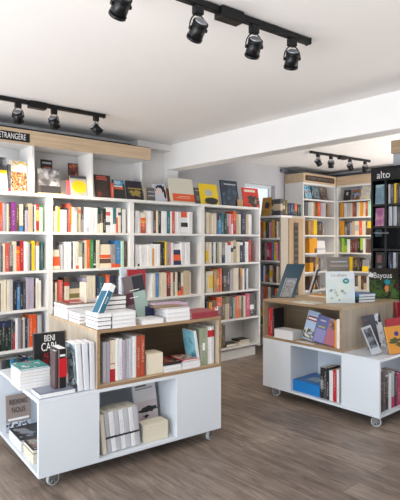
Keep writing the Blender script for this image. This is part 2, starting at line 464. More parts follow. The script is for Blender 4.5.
def row(spec, place, O, ang, z, px, depth=.15, back=.28, tilt=0.0, big=False, stand=True, stuff=None):
    """stand books along the plan line O,ang from pixel column px; each token: width in px, colour code, height cm, bands"""
    items = []
    for tk in spec.split():
        g = TOK.match(tk)
        if not g: raise ValueError(tk)
        face, wpx, code, h, bands, _ = g.groups()
        wpx = float(wpx)
        s0, _ = along(px, O, ang); s1, t1 = along(px+wpx, O, ang)
        px += wpx
        if code == '_': continue
        nbook[0] += 1; n = nbook[0]
        h = (float(h) if h else 23)/100
        bl = tuple((b[:2], *map(float, b[2:].split('-'))) for b in bands.split('/')[1:]) if bands else ()
        wth = s1 - s0 - .0008
        rnd = random.Random(n)
        is_thick = wth > .026 and not face  # book name goes by thickness alone, binding unknown
        x, y = loc2world(O, ang, s0+.0004, rnd.uniform(0, .012))
        page = PAGEC if rnd.random() < .5 else PAGE
        nmn = 'hardback_book' if is_thick else 'paperback_book'
        if face:
            cols = [CODE[code][1]] + [CODE[b[0]][1] for b in bl]
            cover = spine_mat(code, bl, None, n % 7)
            d0 = .014
            o = book_mesh(nmn, d0, wth, h, cover, page, xf=lambda p: (p[1], p[0], p[2]))
            a = R(7)
            o.location = (x, y, z + .001 + d0*math.sin(a)); o.rotation_euler = (-a, 0, ang)
        else:
            dp = min(depth, .12 + .3*(h-.18)) if not big else depth
            o = book_mesh(nmn, wth, dp, h, spine_mat(code, bl, None, n % 7), page)
            o.location = (x, y, z + .001 + (abs(math.sin(tilt))*wth if tilt < 0 else 0)); o.rotation_euler = (0, tilt, ang)
        if stuff is not None: stuff.append(o)
        items.append(dict(o=o, cn=CODE[code][0], w=wth, face=bool(face), is_thick=is_thick, band=CODE[bl[0][0]][0] if bl and bl[0][0] != code else ''))
    if stuff is None: label_row(items, place)
    return items

# ================================================================== WALL BOOKCASES (four units) and the hutch above
YF = 4.5
SH = [1.943, 1.585, 1.225, .872, .517, .165]
bounds = [1.06] + [along(p, (0, YF), 0)[0] for p in (50.2, 132.0, 202.9)] + [along(260.3, (0, YF), 0)[0]]
def bookcase(label, x0, W, D, shelves, top, plinth_h, ang=0.0, O=None, t=.025, bt=.03, endm=None, name='bookcase'):
    """local frame: x along the front, y inwards"""
    O = O or (x0, YF)
    b = empty(name, (O[0], O[1], 0), ang); tag(b, label, 'bookcase')
    zs = plinth_h-.0245 if name == 'bookcase' else 0
    MB().box(0, t, 0, D, zs, top-bt, CASEW).build('side_panel', b, .001)
    MB().box(W-t, W, 0, D, zs, top-bt, endm or CASEW).build('side_panel', b, .001)
    MB().box(0, W, -.002, D, top-bt, top, CASEW).build('top_board', b, .0015)
    MB().box(t, W-t, D-.008, D, plinth_h, top-bt, CASEW).build('back_panel', b)
    for z in shelves: MB().box(t, W-t, .001, D-.008, z-.024, z, CASEW).build('shelf', b, .001)
    MB().box(t+.005, W-t-.025, .045, D-.01, 0, plinth_h-.0245, CASEW).build('plinth', b)
    return b
WN = ['first wall bookcase from the left', 'second wall bookcase from the left', 'third wall bookcase from the left', 'fourth wall bookcase from the left']
labs = ['tall white bookcase cut by the left photo edge, under the black lettered sign',
        'white wall bookcase of crowded paperbacks behind the left display island',
        'white wall bookcase with many white spines behind the grey and red cover books',
        'white wall bookcase at the right end of the run, with an almost empty bottom shelf']
for i in range(4):
    bookcase(labs[i], bounds[i]+.001, bounds[i+1]-bounds[i]-.002, .30, SH[1:], SH[0], .141)
# hutch
hx1 = along(150, (0, YF), 0)[0]
hut = empty('bookcase_hutch', (0.9, YF, 1.943)); tag(hut, 'white open hutch with a pale oak header band standing on the left bookcases', 'shelving')
hl = hx1 - .9
OH = (0.9, YF)
MB().box(0, hl, .0, .3, .437, .46, CASEW).build('top_board', hut, .001)
d1 = along(32, OH, 0)[0]; d2 = along(91, OH, 0)[0]
for d in (0, d1, d2, hl-.024): MB().box(d, d+.024, .002 if d < hl-.1 else .15, .3, .0005, .4365, CASEW).build('divider', hut, .001)
MB().box(0, hl, -.018, -.0005, .437, .568, OAKH).build('header_panel', hut, .001)
MB().box(0.0, hl, -.012, .3, .5685, .576, GAPSHADE).build('header_top_strip', hut)  # thin dark strip, shade above the header put into its colour
for a, b in ((.0245, d1-.0005), (d1+.0245, d2-.0005)): MB().box(a, b, .22, .3, .0005, .17, CASEW).build('back_ledge', hut, .001)
sgx = along(29.6, (0, YF-.02), 0)[0] - .9
sg = MB().box(sgx-1.05, sgx, -.0235, -.0185, .455, .535, BLACKL)
sgo = sg.build('category_sign', hut)
text_obj('LITTÉRATURE ÉTRANGÈRE', .074, plain('white_print', 'e6e6e6', .5), 'sign_lettering', sgo, (sgx-.035, -.0240, .494), align='RIGHT', sx=.6)

def wall_row(i, spec, case, shelf, px, place, **k):
    return row(spec, place, (0, YF+.022), 0.0, SH[shelf], px, **k)
A_ = 'on the %s shelf of the leftmost wall bookcase'
B_ = 'on the %s shelf of the second wall bookcase'
C2_ = 'on the %s shelf of the third wall bookcase'
D_ = 'on the %s shelf of the fourth wall bookcase'
nthS = ['top', 'second', 'third', 'fourth', 'fifth']
ROWS = [
 (A_, 0, -2, '2tn25 3or26/sa0-30 2la25 2gy25 2cr25 2.3br24 .2_ 4.5pu26.5 3.5br24 4cr25/bl0-22 1.7bk21 3.3la23/dg85-100 4.7be26 1.5dg24 1.6wh25 3.4rd26/ye40-78/ye0-4 3.4mi25/gr92-100'),
 (A_, 1, -2, '3.5gy24 1.5dg23 2.5cr25 4.5sa25.5 3gy24/dg0-20 4cr27 3.5or27/bk84-100/am60-70 3.7rd27.5 2wh27 2wh27 2lg26 1.5dg25 3.6ye27.5 1gy24 3wh27/tn85-100 1.5bk26 2.6te26.5'),
 (A_, 2, -1, '2bk25 3cr27.5 2.8cr28 .4_ 3.2cr28 3lg28 .3_ 3.5bk26 3.4bl26/na80-100 3bk25.5 2.4dg26 .4_ 2.8la29 2.6la29 2.5la29 1.8bk28 3cr28/wh85-100 2.4wh26'),
 (A_, 3, -1, '3bk27/na78-100 3.3dk27/na78-100 3.2bk27/na78-100 3.2dk27/na78-100 1.8dg26 2.3rd25/bk60-100 2.6wh28 3la28 1.5dg26 2.4cr28 2.5na27 1.6gy27 4or30 4or30 .6_ 4lg29'),
 (A_, 4, -1, '3gy27 4dg27/wh0-30 4dk27/wh0-20 4bl27 4te27 3dg27 3rd26/na70-100 4na27 4te26 4dg26 4gy26'),
 (B_, 0, 53.5, '2.4cr25/br80-100 2cr25 2.5ye24 .2_ 2.1wh21.5 2.1wh21.5 2.1wh21.5 1.4dg24 2.9sa28 1.4ye25/cr0-30 2.2wh24.5 2.2pi24/wh0-85 2.2sg24.5 2be25/or75-90 3dg25/gy0-50 2.5wh25 2.5wh25/lg0-20 2.2wh25 2.2wh25 2.2wh25 2.2wh25 2.6dk26/cr0-35 2.9br25/cr0-40/dk75-100 2.7bk25 4.5wh26/sa68-82/dg30-42 2.8wh26 2.9te26/wh0-35 2.2or26/wh62-100 2.6cr26/dg70-82 1.5bk26 2.2wh25 1.5wh25'),
 (B_, 1, 52.8, 'F7.7or19/cr65-100/cr0-18 .6_ 3lg24 .5_ 3.5wh26.5 3.5wh26.5 2dg26 2.9wh27 2.8cr27/or0-12 3.2sg26/wh0-45 2ol26/dg60-100 3cr28 3.2or29 3.1gr29 2.6bk28.5/wh10-16 3.9cr28.5 .3_ F11cr24/or40-55/br18-38 4.5gy24/or0-18 5bl28/or0-12 3mi27.5 2.9br27'),
 (B_, 2, 53, '2.5br24 2.2cr23 1_ 4.2sa25 2dg23 5cr27/rd70-84/br84-100 .5_ F12be22/dg72-100/ol30-50 1_ 4la26 3cr28 2.8cr28 2.7pi28/cr20-100 1_ 3na27 3te27 3dg26 4or28/na0-70 3na27 3bk27 3na26 3wh26 2wh24 3.2ye27 1.8wh25'),
 (C2_, 0, 135.4, '2wh24 2.2wh24 1.4lg23 5or22/cr75-100/tc0-30/am50-62 3wh24.5 3wh24.5 2lg24.5 2.8br25 1.8cr25 3bk25 .3_ 2.8wh25 2.6wh25 3.5gy25.5/te0-100 1.6wh25 2.6sa25.5 2.2wh25 2.3wh25 2wh25 F7wh25.5/or74-100/bk30-50 2.4wh25.5 1.8wh25.5'),
 (C2_, 1, 135.4, '2.4wh23.5 2.5wh23.5/dg0-12 2.5wh23.5 2.5wh23.5 2.5wh23.5 2.5wh23.5 2.4wh23.5 2.3am24/wh80-100 2.6wh24 2.8wh24 2.6bk26 2.5bk26 2ye27 2gy26 2.2pi25.5 2.2wh25.5 F7.5na24/wh72-100/or20-48 2.3wh26 2.5wh26 2.6wh26 1.6wh26'),
 (C2_, 2, 152, '2wh27 2cr27 3bl27 .4_ 2.6cr27.5 2.6cr27.5 2.5cr27 4.2rd28/mr0-50 2.3cr27 2mr27/gy0-60 2.5cr27 3bk27/or0-20 2.6or26/cr40-100 3be28 3be28 2cr26'),
 (D_, 0, 206.4, '2.5cr26 2.6be25.5 .3_ 2br24/cr0-100 2.8cr25.5 1.6dg25 3.4bl24.5/na70-100 2.8te26 2.8dk26 2gy26/dg0-40 2.5pi25.5 1.6sa26/wh0-50 .3_ 3or29/rd0-60 2.4be26 2.5cr26 .5_ 4.4na27.5 2.4be26 3.4wh26'),
 (D_, 1, 206.4, '2.8cr26/ye10-60 2.7cr26 2br26/dg0-100 2.2wh26 1.2dg25 2.4sg26 2.4cr26 3.4na25/gy40-100 2.8wh25.5 3wh26/rd85-100 2.6cr27/na50-70 2.6be28/na62-74 .3_ 3.2cr26.5 3.4na26/wh85-100 2dg28 3.4wh26.5 .3_ 2.6rd28'),
 (D_, 2, 206.4, '3.2cr25.5 4cr26/ye20-80 3.2tn27.5 3tn27.5/am30-60 2.8or29 .4_ 4.3bk27/dg40-70 3.5bk27/br30-60 2.6la27 3cr28.5 3cr28.5 1.6br28 2am28.5/tn0-60 1.8wh27 1.9na27 1.8wh27'),
 (D_, 3, 206.4, '3bk25/br0-50 3.4am24/br0-60 4br25/or40-70 5.5or29/br0-60 3br27 4.5be28/ol70-100 3.2na28 2.8sg26.5 3.5or28 2.6be28/tn0-40 1.8dg27 2.4cr27.5 4.4ma30 4bk29/wh30-50 2.2bk29'),
]
for place, shelf, px, spec in ROWS:
    row(spec, place % nthS[shelf], (0, YF+.02), 0.0, SH[shelf+1], px)

# --- lying books on the lowest shelf of the fourth bookcase
def lying_book(label, O, ang, z, W, D, T, cover, page=PAGE, spine='back', lab_cat='book', name='paperback_book', yaw=0, top_art=None, rx=0, ry=0, group=None, title=None):
    """W along x, D along y, thickness up"""
    e = empty(name, (O[0], O[1], z+.0006), ang+yaw, rx, ry); tag(e, label, lab_cat, group)
    if spine in ('front', 'back'):
        xf = (lambda p: (p[2], p[1], p[0])) if spine == 'front' else (lambda p: (p[2], D-p[1], p[0]))
        dd, hh = D, W
    else:
        xf = (lambda p: (p[1], p[2], p[0])) if spine == 'left' else (lambda p: (W-p[1], p[2], p[0]))
        dd, hh = W, D
    t = .003 if T > .021 else .0018
    mb = MB()
    o = [(0, dd), (0, .0025), (T*.22, 0), (T*.78, 0), (T, .0025), (T, dd)]
    i = [(t, dd), (t, .0025+t), (T*.25, t), (T*.75, t), (T-t, .0025+t), (T-t, dd)]
    mb.strip(list(zip(o, i)), t, 0, hh, cover, xf); mb.build('cover', e)
    MB().box(t*.95, T-t*.95, t+.001, dd-.0025, .0015, hh-.0015, page, xf).build('page_block', e)
    if top_art: MB().box(W*.06, W*.94, D*.06, D*.94, T, T+.0005, top_art).build('cover_picture', e)
    return e
def face_book(label, O, ang, z, W, H, T, cover, page=PAGE, lean=10, art=None, title=None, name='paperback_book', roll=0, patches=(), cat='book', group=None):
    """standing, front cover facing local -y"""
    a = R(lean)
    e = empty(name, (O[0], O[1], z + .0006 + T*math.sin(a) + (W*math.sin(R(roll)) if roll > 0 else T*.0)), ang, -a, R(roll)); tag(e, label, cat, group)
    t = min(.0016, T*.2); xf = lambda p: (p[1], p[0], p[2])
    mb = MB()
    o = [(0, W), (0, .0025), (T*.22, 0), (T*.78, 0), (T, .0025), (T, W)]
    i = [(t, W), (t, .0025+t), (T*.25, t), (T*.75, t), (T-t, .0025+t), (T-t, W)]
    mb.strip(list(zip(o, i)), t, 0, H, cover, xf); mb.build('cover', e)
    MB().box(t*.95, T-t*.95, t+.001, W-.0025, .0015, H-.0015, page, xf).build('page_block', e)
    k = 0
    for (nm, x0, x1, z0, z1, m) in patches:
        k += 1
        MB().box(W*x0, W*x1, -.0004*k-.0002, -.0001, H*z0, H*z1, m).build(nm, e)
    if title:
        for (body, x, zz, size, m, sx) in title:
            text_obj(body, size, m, 'title_lettering', e, (W*x, -.0004*(k+1)-.0006, H*zz), sx=sx)
    return e
def blob(parent, name, cx, cz, rx, rz, m, y=-.0012, n=22, seed=1, wob=.12):
    rnd = random.Random(seed); pr = []
    for k in range(n):
        a = 2*math.pi*k/n; q = 1 + rnd.uniform(-wob, wob)
        pr.append((cx + rx*q*math.cos(a), cz + rz*q*math.sin(a)))
    return MB().prism(pr, 0, .0007, m, xf=lambda p: (p[0], y + p[2] - .0007, p[1])).build(name, parent)

PR = lambda c: plain('print_' + CODE[c][0].replace(' ', '_'), CODE[c][1], .4)
O4 = (0, YF)
s0, _ = along(228, O4, 0); s1, _ = along(257, O4, 0)
lying_book('dark covered book lying on the bottom shelf of the fourth wall bookcase, left pile', (s0, YF+.03), 0, .165, .20, .15, .035, plain('dark_cover_a', '3a3a34'), PAGEC, 'left')
lying_book('dark book with cream pages lying on the bottom shelf, topmost of the right pile', (s0+.235, YF+.03), 0, .205, .19, .15, .022, plain('dark_cover_b', '2c2d28'), PAGEC, 'left')
lying_book('thick cream-paged book lying under the dark one on the bottom shelf', (s0+.235, YF+.035), 0, .165, .185, .15, .038, plain('cream_cover', 'cfc3ab'), PAGEC, 'left')
row('3.4ol30 3br28', 'at the bottom of the fourth wall bookcase', (0, YF+.02), 0, .165, 219.5)

# ================================================================== FACE-OUT BOOKS ON THE TOP SHELF
TZ = 1.9435
def disp(px0, px1, ytop, label, cover, lean=11, sb=.05, T=.016, z=TZ, ybot=None, patches=(), title=None, roll=0, page=PAGE):
    if px0 > 35: sft = 0.3 + 2.6*(px0-35)/160; px0 += sft; px1 += sft
    s0, Z0 = along(px0, (0, YF+sb), 0); s1, Z1 = along(px1, (0, YF+sb), 0)
    Z = (Z0+Z1)/2
    H = (CAMH + (HY - ytop)*Z/F - z)/math.cos(R(lean))
    return face_book(label, (s0, YF+sb), 0, z, s1-s0-.002, H, T, cover, page, lean, patches=patches, title=title, roll=roll), s1-s0, H
pw = PR('wh')
disp(-6, 8.5, 156.5, 'white book with dark photo and yellow band, cut by the left photo edge', plain('c1', 'dedfe2'),
     patches=[('cover_photo', 0, 1, .62, 1, art_mat('town', ['35373d', '55585e', '9a9ca0'], 14, 1)), ('yellow_band', 0, 1, .52, .62, PR('ye'))])
row('2.4dg25/rd0-12', 'standing on the top shelf by the leftmost white display book', (0, YF+.05), 0, TZ, 8.7)
e, W_, H_ = disp(11, 28.9, 160.5, 'white book with orange and red collage and yellow brush mark on top shelf', plain('c2', 'e6e2dc'),
     patches=[('collage', .04, .96, .03, .64, art_mat('collage', ['e8d8c8', 'd8452c', 'f0a060', '5b2c34', 'ece4dc'], 22, 2))])
MB().path([(.03+.14*k/10, -.003, H_*.93+.012*math.cos(k*1.1)) for k in range(11)], .006, PR('ye'), 6).build('brush_mark', e)
disp(41, 52.5, 159.8, 'small black book with orange title on the back ledge of the hutch', plain('c3', '2a2728'), sb=.235, z=2.114, lean=4,
     patches=[('title_band', .1, .9, .78, .88, PR('lg')), ('orange_title', .25, .85, .4, .62, PR('or'))])
disp(38.5, 61, 168, 'black and white street photo book on top shelf, before the small black book', plain('c4', '55555a'),
     patches=[('street_photo', .02, .98, .3, .98, art_mat('street', ['3a3a3e', '6c6c70', 'a8a8ac', 'dadade'], 16, 3, sharp=False)), ('dark_base', .1, .98, .03, .32, plain('charcoal_print', '3c3b40'))])
x0, _ = along(38, (0, YF+.012), 0)
lying_book('thin white booklet with yellow spine lying before the street photo book', (x0, YF+.004), 0, TZ, .26, .035, .009, PR('ye'), PAGE, 'left', name='booklet')
disp(68, 77.5, 163.5, 'small dark red photo book on the back ledge, behind the pink booklet', plain('c5', '46201e'), sb=.235, z=2.114, lean=4,
     patches=[('photo', .05, .95, .25, .95, art_mat('redphoto', ['2c1512', '6b2a1e', 'a8603c'], 18, 4)), ('red_band', 0, 1, .0, .22, PR('rd'))])
disp(66.4, 71, 180, 'slim pink booklet left of the yellow blob book', plain('c6', 'd86a78'), lean=8, sb=.075, T=.01)
e, W_, H_ = disp(70.5, 87.2, 176, 'grey book with a big yellow oval on the top shelf', plain('c7', 'b9b6ac'),
     patches=[('dark_header', 0, 1, .86, 1, PR('dg'))])
blob(e, 'yellow_oval', W_*.52, H_*.47, W_*.44, H_*.32, PR('ye'), seed=3, wob=.03)
disp(91.4, 93.8, 183, 'narrow pale pink booklet beside the tall dark brown book', plain('c8', 'd8c6ca'), sb=.06, T=.012)
disp(95, 111, 175, 'tall dark brown book with red title lines on top shelf', plain('c9', '3a2d29'),
     patches=[('red_title_line', .12, .72, .88, .95, PR('sa')), ('red_title_line', .12, .78, .78, .85, PR('sa')), ('red_patch', .12, .36, .05, .25, plain('rust_print', '7e3a2c'))])
row('2.2sa16', 'on the top shelf, against the dark brown book', (0, YF+.035), 0, TZ, 112.2)
disp(112.5, 124.5, 180, 'black book with small blue landscape photo and orange band', plain('c10', '2b2a2c'),
     patches=[('landscape_photo', .1, .98, .72, .97, art_mat('landscape', ['1d3d5c', '4a90b8', 'a8c8d8'], 20, 5)), ('pale_band', 0, .8, .62, .70, PR('wh')), ('orange_band', .1, .85, .5, .6, PR('or'))])
e, W_, H_ = disp(126, 142, 181, 'dark plum book with gold drawing, right of the hutch centre', plain('c11', '241d2c'), lean=14,
     patches=[('gold_band', .08, .95, .55, .62, plain('gold_print', 'a08a3c'))])
blob(e, 'gold_figure', W_*.5, H_*.32, W_*.32, H_*.16, plain('gold_print', 'a08a3c'), seed=5, wob=.4)
disp(142.2, 147, 187.5, 'narrow cream booklet behind the small grey book', plain('c12', 'd8ccb4'), sb=.075, T=.01)
disp(145.8, 153.5, 188, 'small dark grey book with pale lines on top shelf', plain('c13', '5a5652'), lean=8,
     patches=[('pale_line', .1, .9, .66, .72, PR('lg')), ('pale_line', .1, .9, .35, .42, PR('lg'))])
e, W_, H_ = disp(152.8, 165.5, 184.5, 'white book with a black haired portrait drawing on top shelf', plain('c14', 'c3c6d2'), roll=-3)
blob(e, 'drawn_hair', W_*.52, H_*.72, W_*.40, H_*.24, PR('bk'), seed=7, wob=.2)
blob(e, 'drawn_face', W_*.42, H_*.58, W_*.25, H_*.2, plain('pale_skin_print', 'd9c6c2'), y=-.002, seed=8, wob=.06)
blob(e, 'drawn_tress', W_*.86, H_*.4, W_*.09, H_*.28, PR('bk'), seed=9, wob=.1)
disp(163.6, 169.5, 188.5, 'small orange-brown book half behind the portrait book', plain('c15', '9c6436', noise=.4, nscale=30), sb=.085)
e, W_, H_ = disp(168.5, 193, 178.3, 'large cream book with a wide red band on top shelf', plain('c16', 'd6d2c2'), lean=13,
     patches=[('red_band', .1, 1, .06, .36, PR('or')), ('white_title_line', .35, .82, .245, .262, PR('cr')), ('white_title_line', .25, .82, .18, .195, PR('cr'))])
disp(190.8, 195.5, 187, 'narrow cream book edge between the red-banded book and grey booklet', plain('c17', 'cbbfa8'), sb=.09)
disp(193.2, 200, 187.8, 'small dark grey booklet left of the yellow portrait book', plain('c18', '4c4e50'), lean=14, sb=.06,
     patches=[('pale_line', .2, .8, .8, .84, PR('lg')), ('pale_patch', .2, .9, .2, .5, plain('mid_grey_print', '6b6e70'))])
e, W_, H_ = disp(198.5, 216.5, 184, 'bright yellow book with a black and white portrait on top shelf', plain('c19', 'e8c814'), lean=12)
blob(e, 'portrait_shoulders', W_*.58, H_*.17, W_*.38, H_*.17, PR('bk'), seed=11, wob=.08)
blob(e, 'portrait_head', W_*.48, H_*.56, W_*.22, H_*.17, plain('pale_grey_print', 'b4b4b0'), seed=12, wob=.1)
disp(219.5, 236.5, 180.5, 'large black and blue photo book right of the yellow one', plain('c20', '14202e'), lean=10,
     patches=[('night_photo', .04, .96, .04, .96, art_mat('night', ['10151c', '1a2c40', '35607c'], 11, 6, sharp=False)), ('title_line', .2, .9, .83, .87, PR('lg'))])
disp(234.5, 240, 199.5, 'small tan booklet between the black photo book and red book', plain('c21', 'b98f68'), sb=.03, T=.012, lean=5)
e, W_, H_ = disp(240.5, 256.5, 188, 'bright red book with black figures and a cream title on top shelf', plain('c22', 'cc3222'), lean=10,
     patches=[('cream_title', .12, .8, .78, .9, PR('cr'))])
blob(e, 'black_figures', W_*.62, H_*.32, W_*.34, H_*.27, plain('soft_black_print', '37302e'), seed=15, wob=.3)
row('3.2br12 2br13/rd40-80', 'at the right end of the wall shelving top', (0, YF+.05), 0, TZ, 254.4)

# ================================================================== SIDE BOOKCASE beside the passage (double sided, oak end)
UE = 5.35
ES = [1.857, 1.543, 1.225, .915, .605, .3, .1]
v_near = along(281.2, (UE, 0), R(90))[0]
v_far = 5.46
LE = v_far - v_near
se = along(305, (0, v_near), 0)[0] - UE
eb = bookcase('white bookcase with an oak panelled end, in the passage past the wall shelving', 0, LE, .24, ES[1:], ES[0], .09, ang=R(-90), O=(UE, v_far), endm=TAUPE, name='passage_bookcase')
MB().box(0, LE, .241, se, 0, ES[0]-.0005, TAUPE).build('rear_half', eb, .001)
a0 = along(288.5, (0, v_near), 0)[0]-UE; a1 = along(302.5, (0, v_near), 0)[0]-UE
MB().box(LE+.0005, LE+.012, a0, a1, .08, 1.82, GOAKB).build('oak_end_panel', eb, .002)
b0 = along(293, (0, v_near), 0)[0]-UE; b1 = along(297.5, (0, v_near), 0)[0]-UE
slot = MB().box(LE+.0125, LE+.018, b0, b1, .5, 1.76, plain('dark_bronze_plate', '4a3a30', .4)).build('slotted_rail', eb)
for k in range(14): MB().box(LE+.0183, LE+.021, b0+.012, b1-.012, .55+k*.085, .60+k*.085, plain('rail_hook_dark', '1e1916', .5)).build('hook', slot)
FAR = []
EP = 'on the %s shelf of the oak-ended passage bookcase'
eO = (UE+.02, v_far)
for k, spec in enumerate((
  '2.4or24 1.8ye24/cr0-40 1.7dk23 1.7dg23 2.2pi22.5 1.7gy23 2.2am25 2br24 1.7cr23',
  '1.8dg24 1.9mr25 1.8gy24 2.6rd25/pi20-60 2.4ma25 2bl25 2.2am26/ye0-50 1.8pi24',
  '2bl24 1.9wh23 2.6br25/or0-40 2dg24 2.7cr24/ye30-70 2dg24 2mr24 2cr23',
  '2.3la24 2.3or24 2.3tn25 2.3wh24 2.3br25 2.3dg24 2.3or23 1.2cr23',
  '2.2ye24/gr0-50 2.2bl24 2.2gr24/ye0-40 2.2te24')):
    row(spec, EP % nthS[k], eO, R(-90), ES[k+1], 260.8, stuff=FAR)
# on its top
eZ = ES[0]
xx, yy = loc2world((UE, v_far), R(-90), LE-.30, .03)
sA, ZA = along(260, (UE+.05, 0), R(-90)); 
def e_face(px0, px1, ytop, label, cover, patches=(), lean=10, sb=.03, T=.016, title=None):
    O = (UE+sb, v_far); s0, Z0 = along(px0, O, R(-90)); s1, Z1 = along(px1, O, R(-90))
    x, y = loc2world(O, R(-90), s0, 0); Z = (Z0+Z1)/2
    H = (CAMH + (HY-ytop)*Z/F - eZ)/math.cos(R(lean))
    return face_book(label, (x, y), R(-90), eZ, s1-s0-.002, H, T, cover, PAGE, lean, patches=patches, title=title), s1-s0, H
e, W_, H_ = e_face(260.5, 270.5, 197.5, 'gold book with a dark round emblem on the passage bookcase top', plain('c23', 'bb9040', noise=.2, nscale=25))
blob(e, 'round_emblem', W_*.55, H_*.56, W_*.25, H_*.18, plain('plum_print', '4c3440'), seed=21)
def e_row(px, spec, place, sb): row(spec, place, (UE+sb, v_far), R(-90), eZ, px)
e_row(271, '1.7br23/be40-60 1.7be23/br50-100', 'at the left on top of the passage bookcase', .04)
def n_row(px, spec, place, z=eZ): row(spec, place, (UE+.01, v_near+.03), 0, z, px, depth=.14)
n_row(281, '2.3dg23/be30-70 2.3br23/be40-60 2.3ol22 .4_ 2.4na18 2.4na18/te30-50 2.2na18 2.4br18/or40-100 2dk17 2dk17', 'at the right on top of the passage bookcase')

# ================================================================== FAR CORNER BOOKCASES
FU0 = along(303, (0, 5.1), 0)[0]; CU = along(335.3, (0, 5.1), 0)[0]
FS = [2.2, 1.915, 1.6, 1.3, .985, .68, .38, .1]
def far_case(label, O, ang, W, D, sign=None):
    b = bookcase(label, 0, W, D, FS, 2.465, .076, ang=ang, O=O, t=.022, name='far_bookcase')
    MB().box(0, W, -.012, .0, 2.4655, 2.62, OAKH).build('header_panel', b)
    MB().box(0, .02, .0005, D, 2.4655, 2.62, OAKH).build('header_return', b)
    return b
fb = far_case('white bookcase on the far back wall with a dark sign on its oak header', (FU0, 5.1), 0, CU-FU0, .38)
MB().box(.05, CU-FU0-.06, -.0185, -.0125, 2.497, 2.585, plain('dark_brown_sign', '3a2c26')).build('category_sign', fb)
text_obj('LITTÉRATURE FRANÇAISE', .062, plain('sign_print', '8f8279'), 'sign_lettering', fb, ((CU-FU0)/2, -.019, 2.54), sx=1.0)
GL = 5.1-3.7
gb = far_case('white bookcase on the far right wall beside the black stand', (CU+.03, 5.1), R(-90), GL, .29)
MB().box(-.37, -.0005, .0, .025, 0, 2.62, CASEW).build('corner_filler', gb)
FPl = 'on the %s shelf of the far back wall bookcase'
fn = ['second', 'third', 'fourth', 'fifth', 'sixth']
for k, spec in enumerate((
  '3.2lg23 2.5cr24 1.7tn23 2br23 3or24 2.7la24 2.7lg24 1.6br23 1.5tn22',
  '2.4tn24 2.4tn24 3.4ye25 1.5dg22 4br23/na80-100 2gy21',
  '2.6am24 2.6am25 2.5br24/am30-100 F8.6wh20/lg20-40',
  '3.6am25/br60-100 2bk23 3tn24/am0-50 2dg23 3gy22',
  '2.4br22 2.6tn23/am20-100 2.4bk22 2.4br23')):
    row(spec, FPl % fn[k], (0, 5.12), 0, FS[k+1], 308.6+k*.5, depth=.13, stuff=FAR)
GPl = 'on the %s shelf of the far right wall bookcase'
for k, spec in enumerate((
  '3am25 .5_ 2.8wh24 2.8lg24 .4_ 2.8cr24 2.2tc24 2dg23 3.2cr24 3.4am24 2cr24 2.6or24/tc0-50 3mi25',
  '4am25 .4_ 2.5gy24/dg60-100 2.6dg24 2.4la22 3be24 4.2cr24/lg30-70 3or24 3.4cr24 1.6dg23 3ye23/br0-50',
  '3li25 2.8li24/gr50-100 3wh23 2.4br23 2.4mr23 2.4br24 2.4bk23 .4_ 2.8li25/dk0-20 2.6wh24 2br23',
  '2.6am20 2.5ol20 3br22 2.4bk22 3ye24 2.4br23 2.4dk23/ol30-80 2.4br23 2.2bk22 F6.2gy20/ye0-45',
  '3br23/wh0-20 3cr23 2.8br23 2.8be23/br50-100 2.8wh23 2.6br23')):
    st = [340, 339.8, 341.2, 338.6, 354.5][k]
    row(spec, GPl % fn[k], (CU+.05, 5.1), R(-90), FS[k+1], st, depth=.13, stuff=FAR)
def merge(objs, name, label, cat):
    bm = bmesh.new(); mats = []
    for o in objs:
        me = o.data; idx = []
        for m in me.materials:
            if m not in mats: mats.append(m)
            idx.append(mats.index(m))
        b0 = o.rotation_euler.to_matrix().to_4x4(); b0.translation = o.location
        me.transform(b0); nf = len(bm.faces); bm.from_mesh(me); bm.faces.ensure_lookup_table()
        for f in bm.faces[nf:]: f.material_index = idx[f.material_index]
        bpy.data.objects.remove(o)
    me = bpy.data.meshes.new(name); bm.to_mesh(me); bm.free()
    for m in mats: me.materials.append(m)
    o = bpy.data.objects.new(name, me); COL.objects.link(o); o['kind'] = 'stuff'; tag(o, label, cat); return o
merge(FAR, 'shelved_books', 'rows of small paperbacks on the shelves of the passage and far corner bookcases', 'books')
def far_face(px0, px1, ytop, label, cover, O, ang, patches=()):
    s0, Z0 = along(px0, O, ang); s1, Z1 = along(px1, O, ang); x, y = loc2world(O, ang, s0, 0); Z = (Z0+Z1)/2
    H = (CAMH + (HY-ytop)*Z/F - FS[0])/math.cos(R(12))
    return face_book(label, (x, y), ang, FS[0], s1-s0-.003, min(H, .235), .014, cover, PAGE, 12, patches=patches)
oF = (0, 5.14)
far_face(306, 312, 180, 'bright blue illustrated book, leftmost on the far back wall top shelf', art_mat('blue', ['2a6a9c', '4aa0cc', 'b0d0d8', 'a84030'], 14, 31), oF, 0)
far_face(312.8, 320, 182.5, 'grey-blue book in the middle of the far back wall top shelf', art_mat('slate', ['40545c', '7a909a', '2c3a40'], 14, 32), oF, 0)
far_face(321.5, 328.5, 184, 'dark reddish photo book, rightmost on the far back wall top shelf', art_mat('dusk', ['38302e', '6a5450', '8c8480'], 14, 33), oF, 0)
oG = (CU+.08, 5.1)
far_face(343, 350.5, 190, 'black book with white emblem on the far right wall top shelf', plain('c30', '1e1f22'), oG, R(-90), [('white_emblem', .35, .6, .5, .8, PR('lg'))])
far_face(352, 359, 189.5, 'blue and orange photo book on the far right wall top shelf', art_mat('fire', ['4068a0', 'b0602c', '50362c', '88a0b8'], 14, 34), oG, R(-90))
far_face(360, 369.5, 186, 'pale yellow and lilac floral book on the far right wall top shelf', art_mat('floral', ['d8d4e0', 'd8d48c', 'c8b8d4', 'e0dcd8'], 14, 35), oG, R(-90))

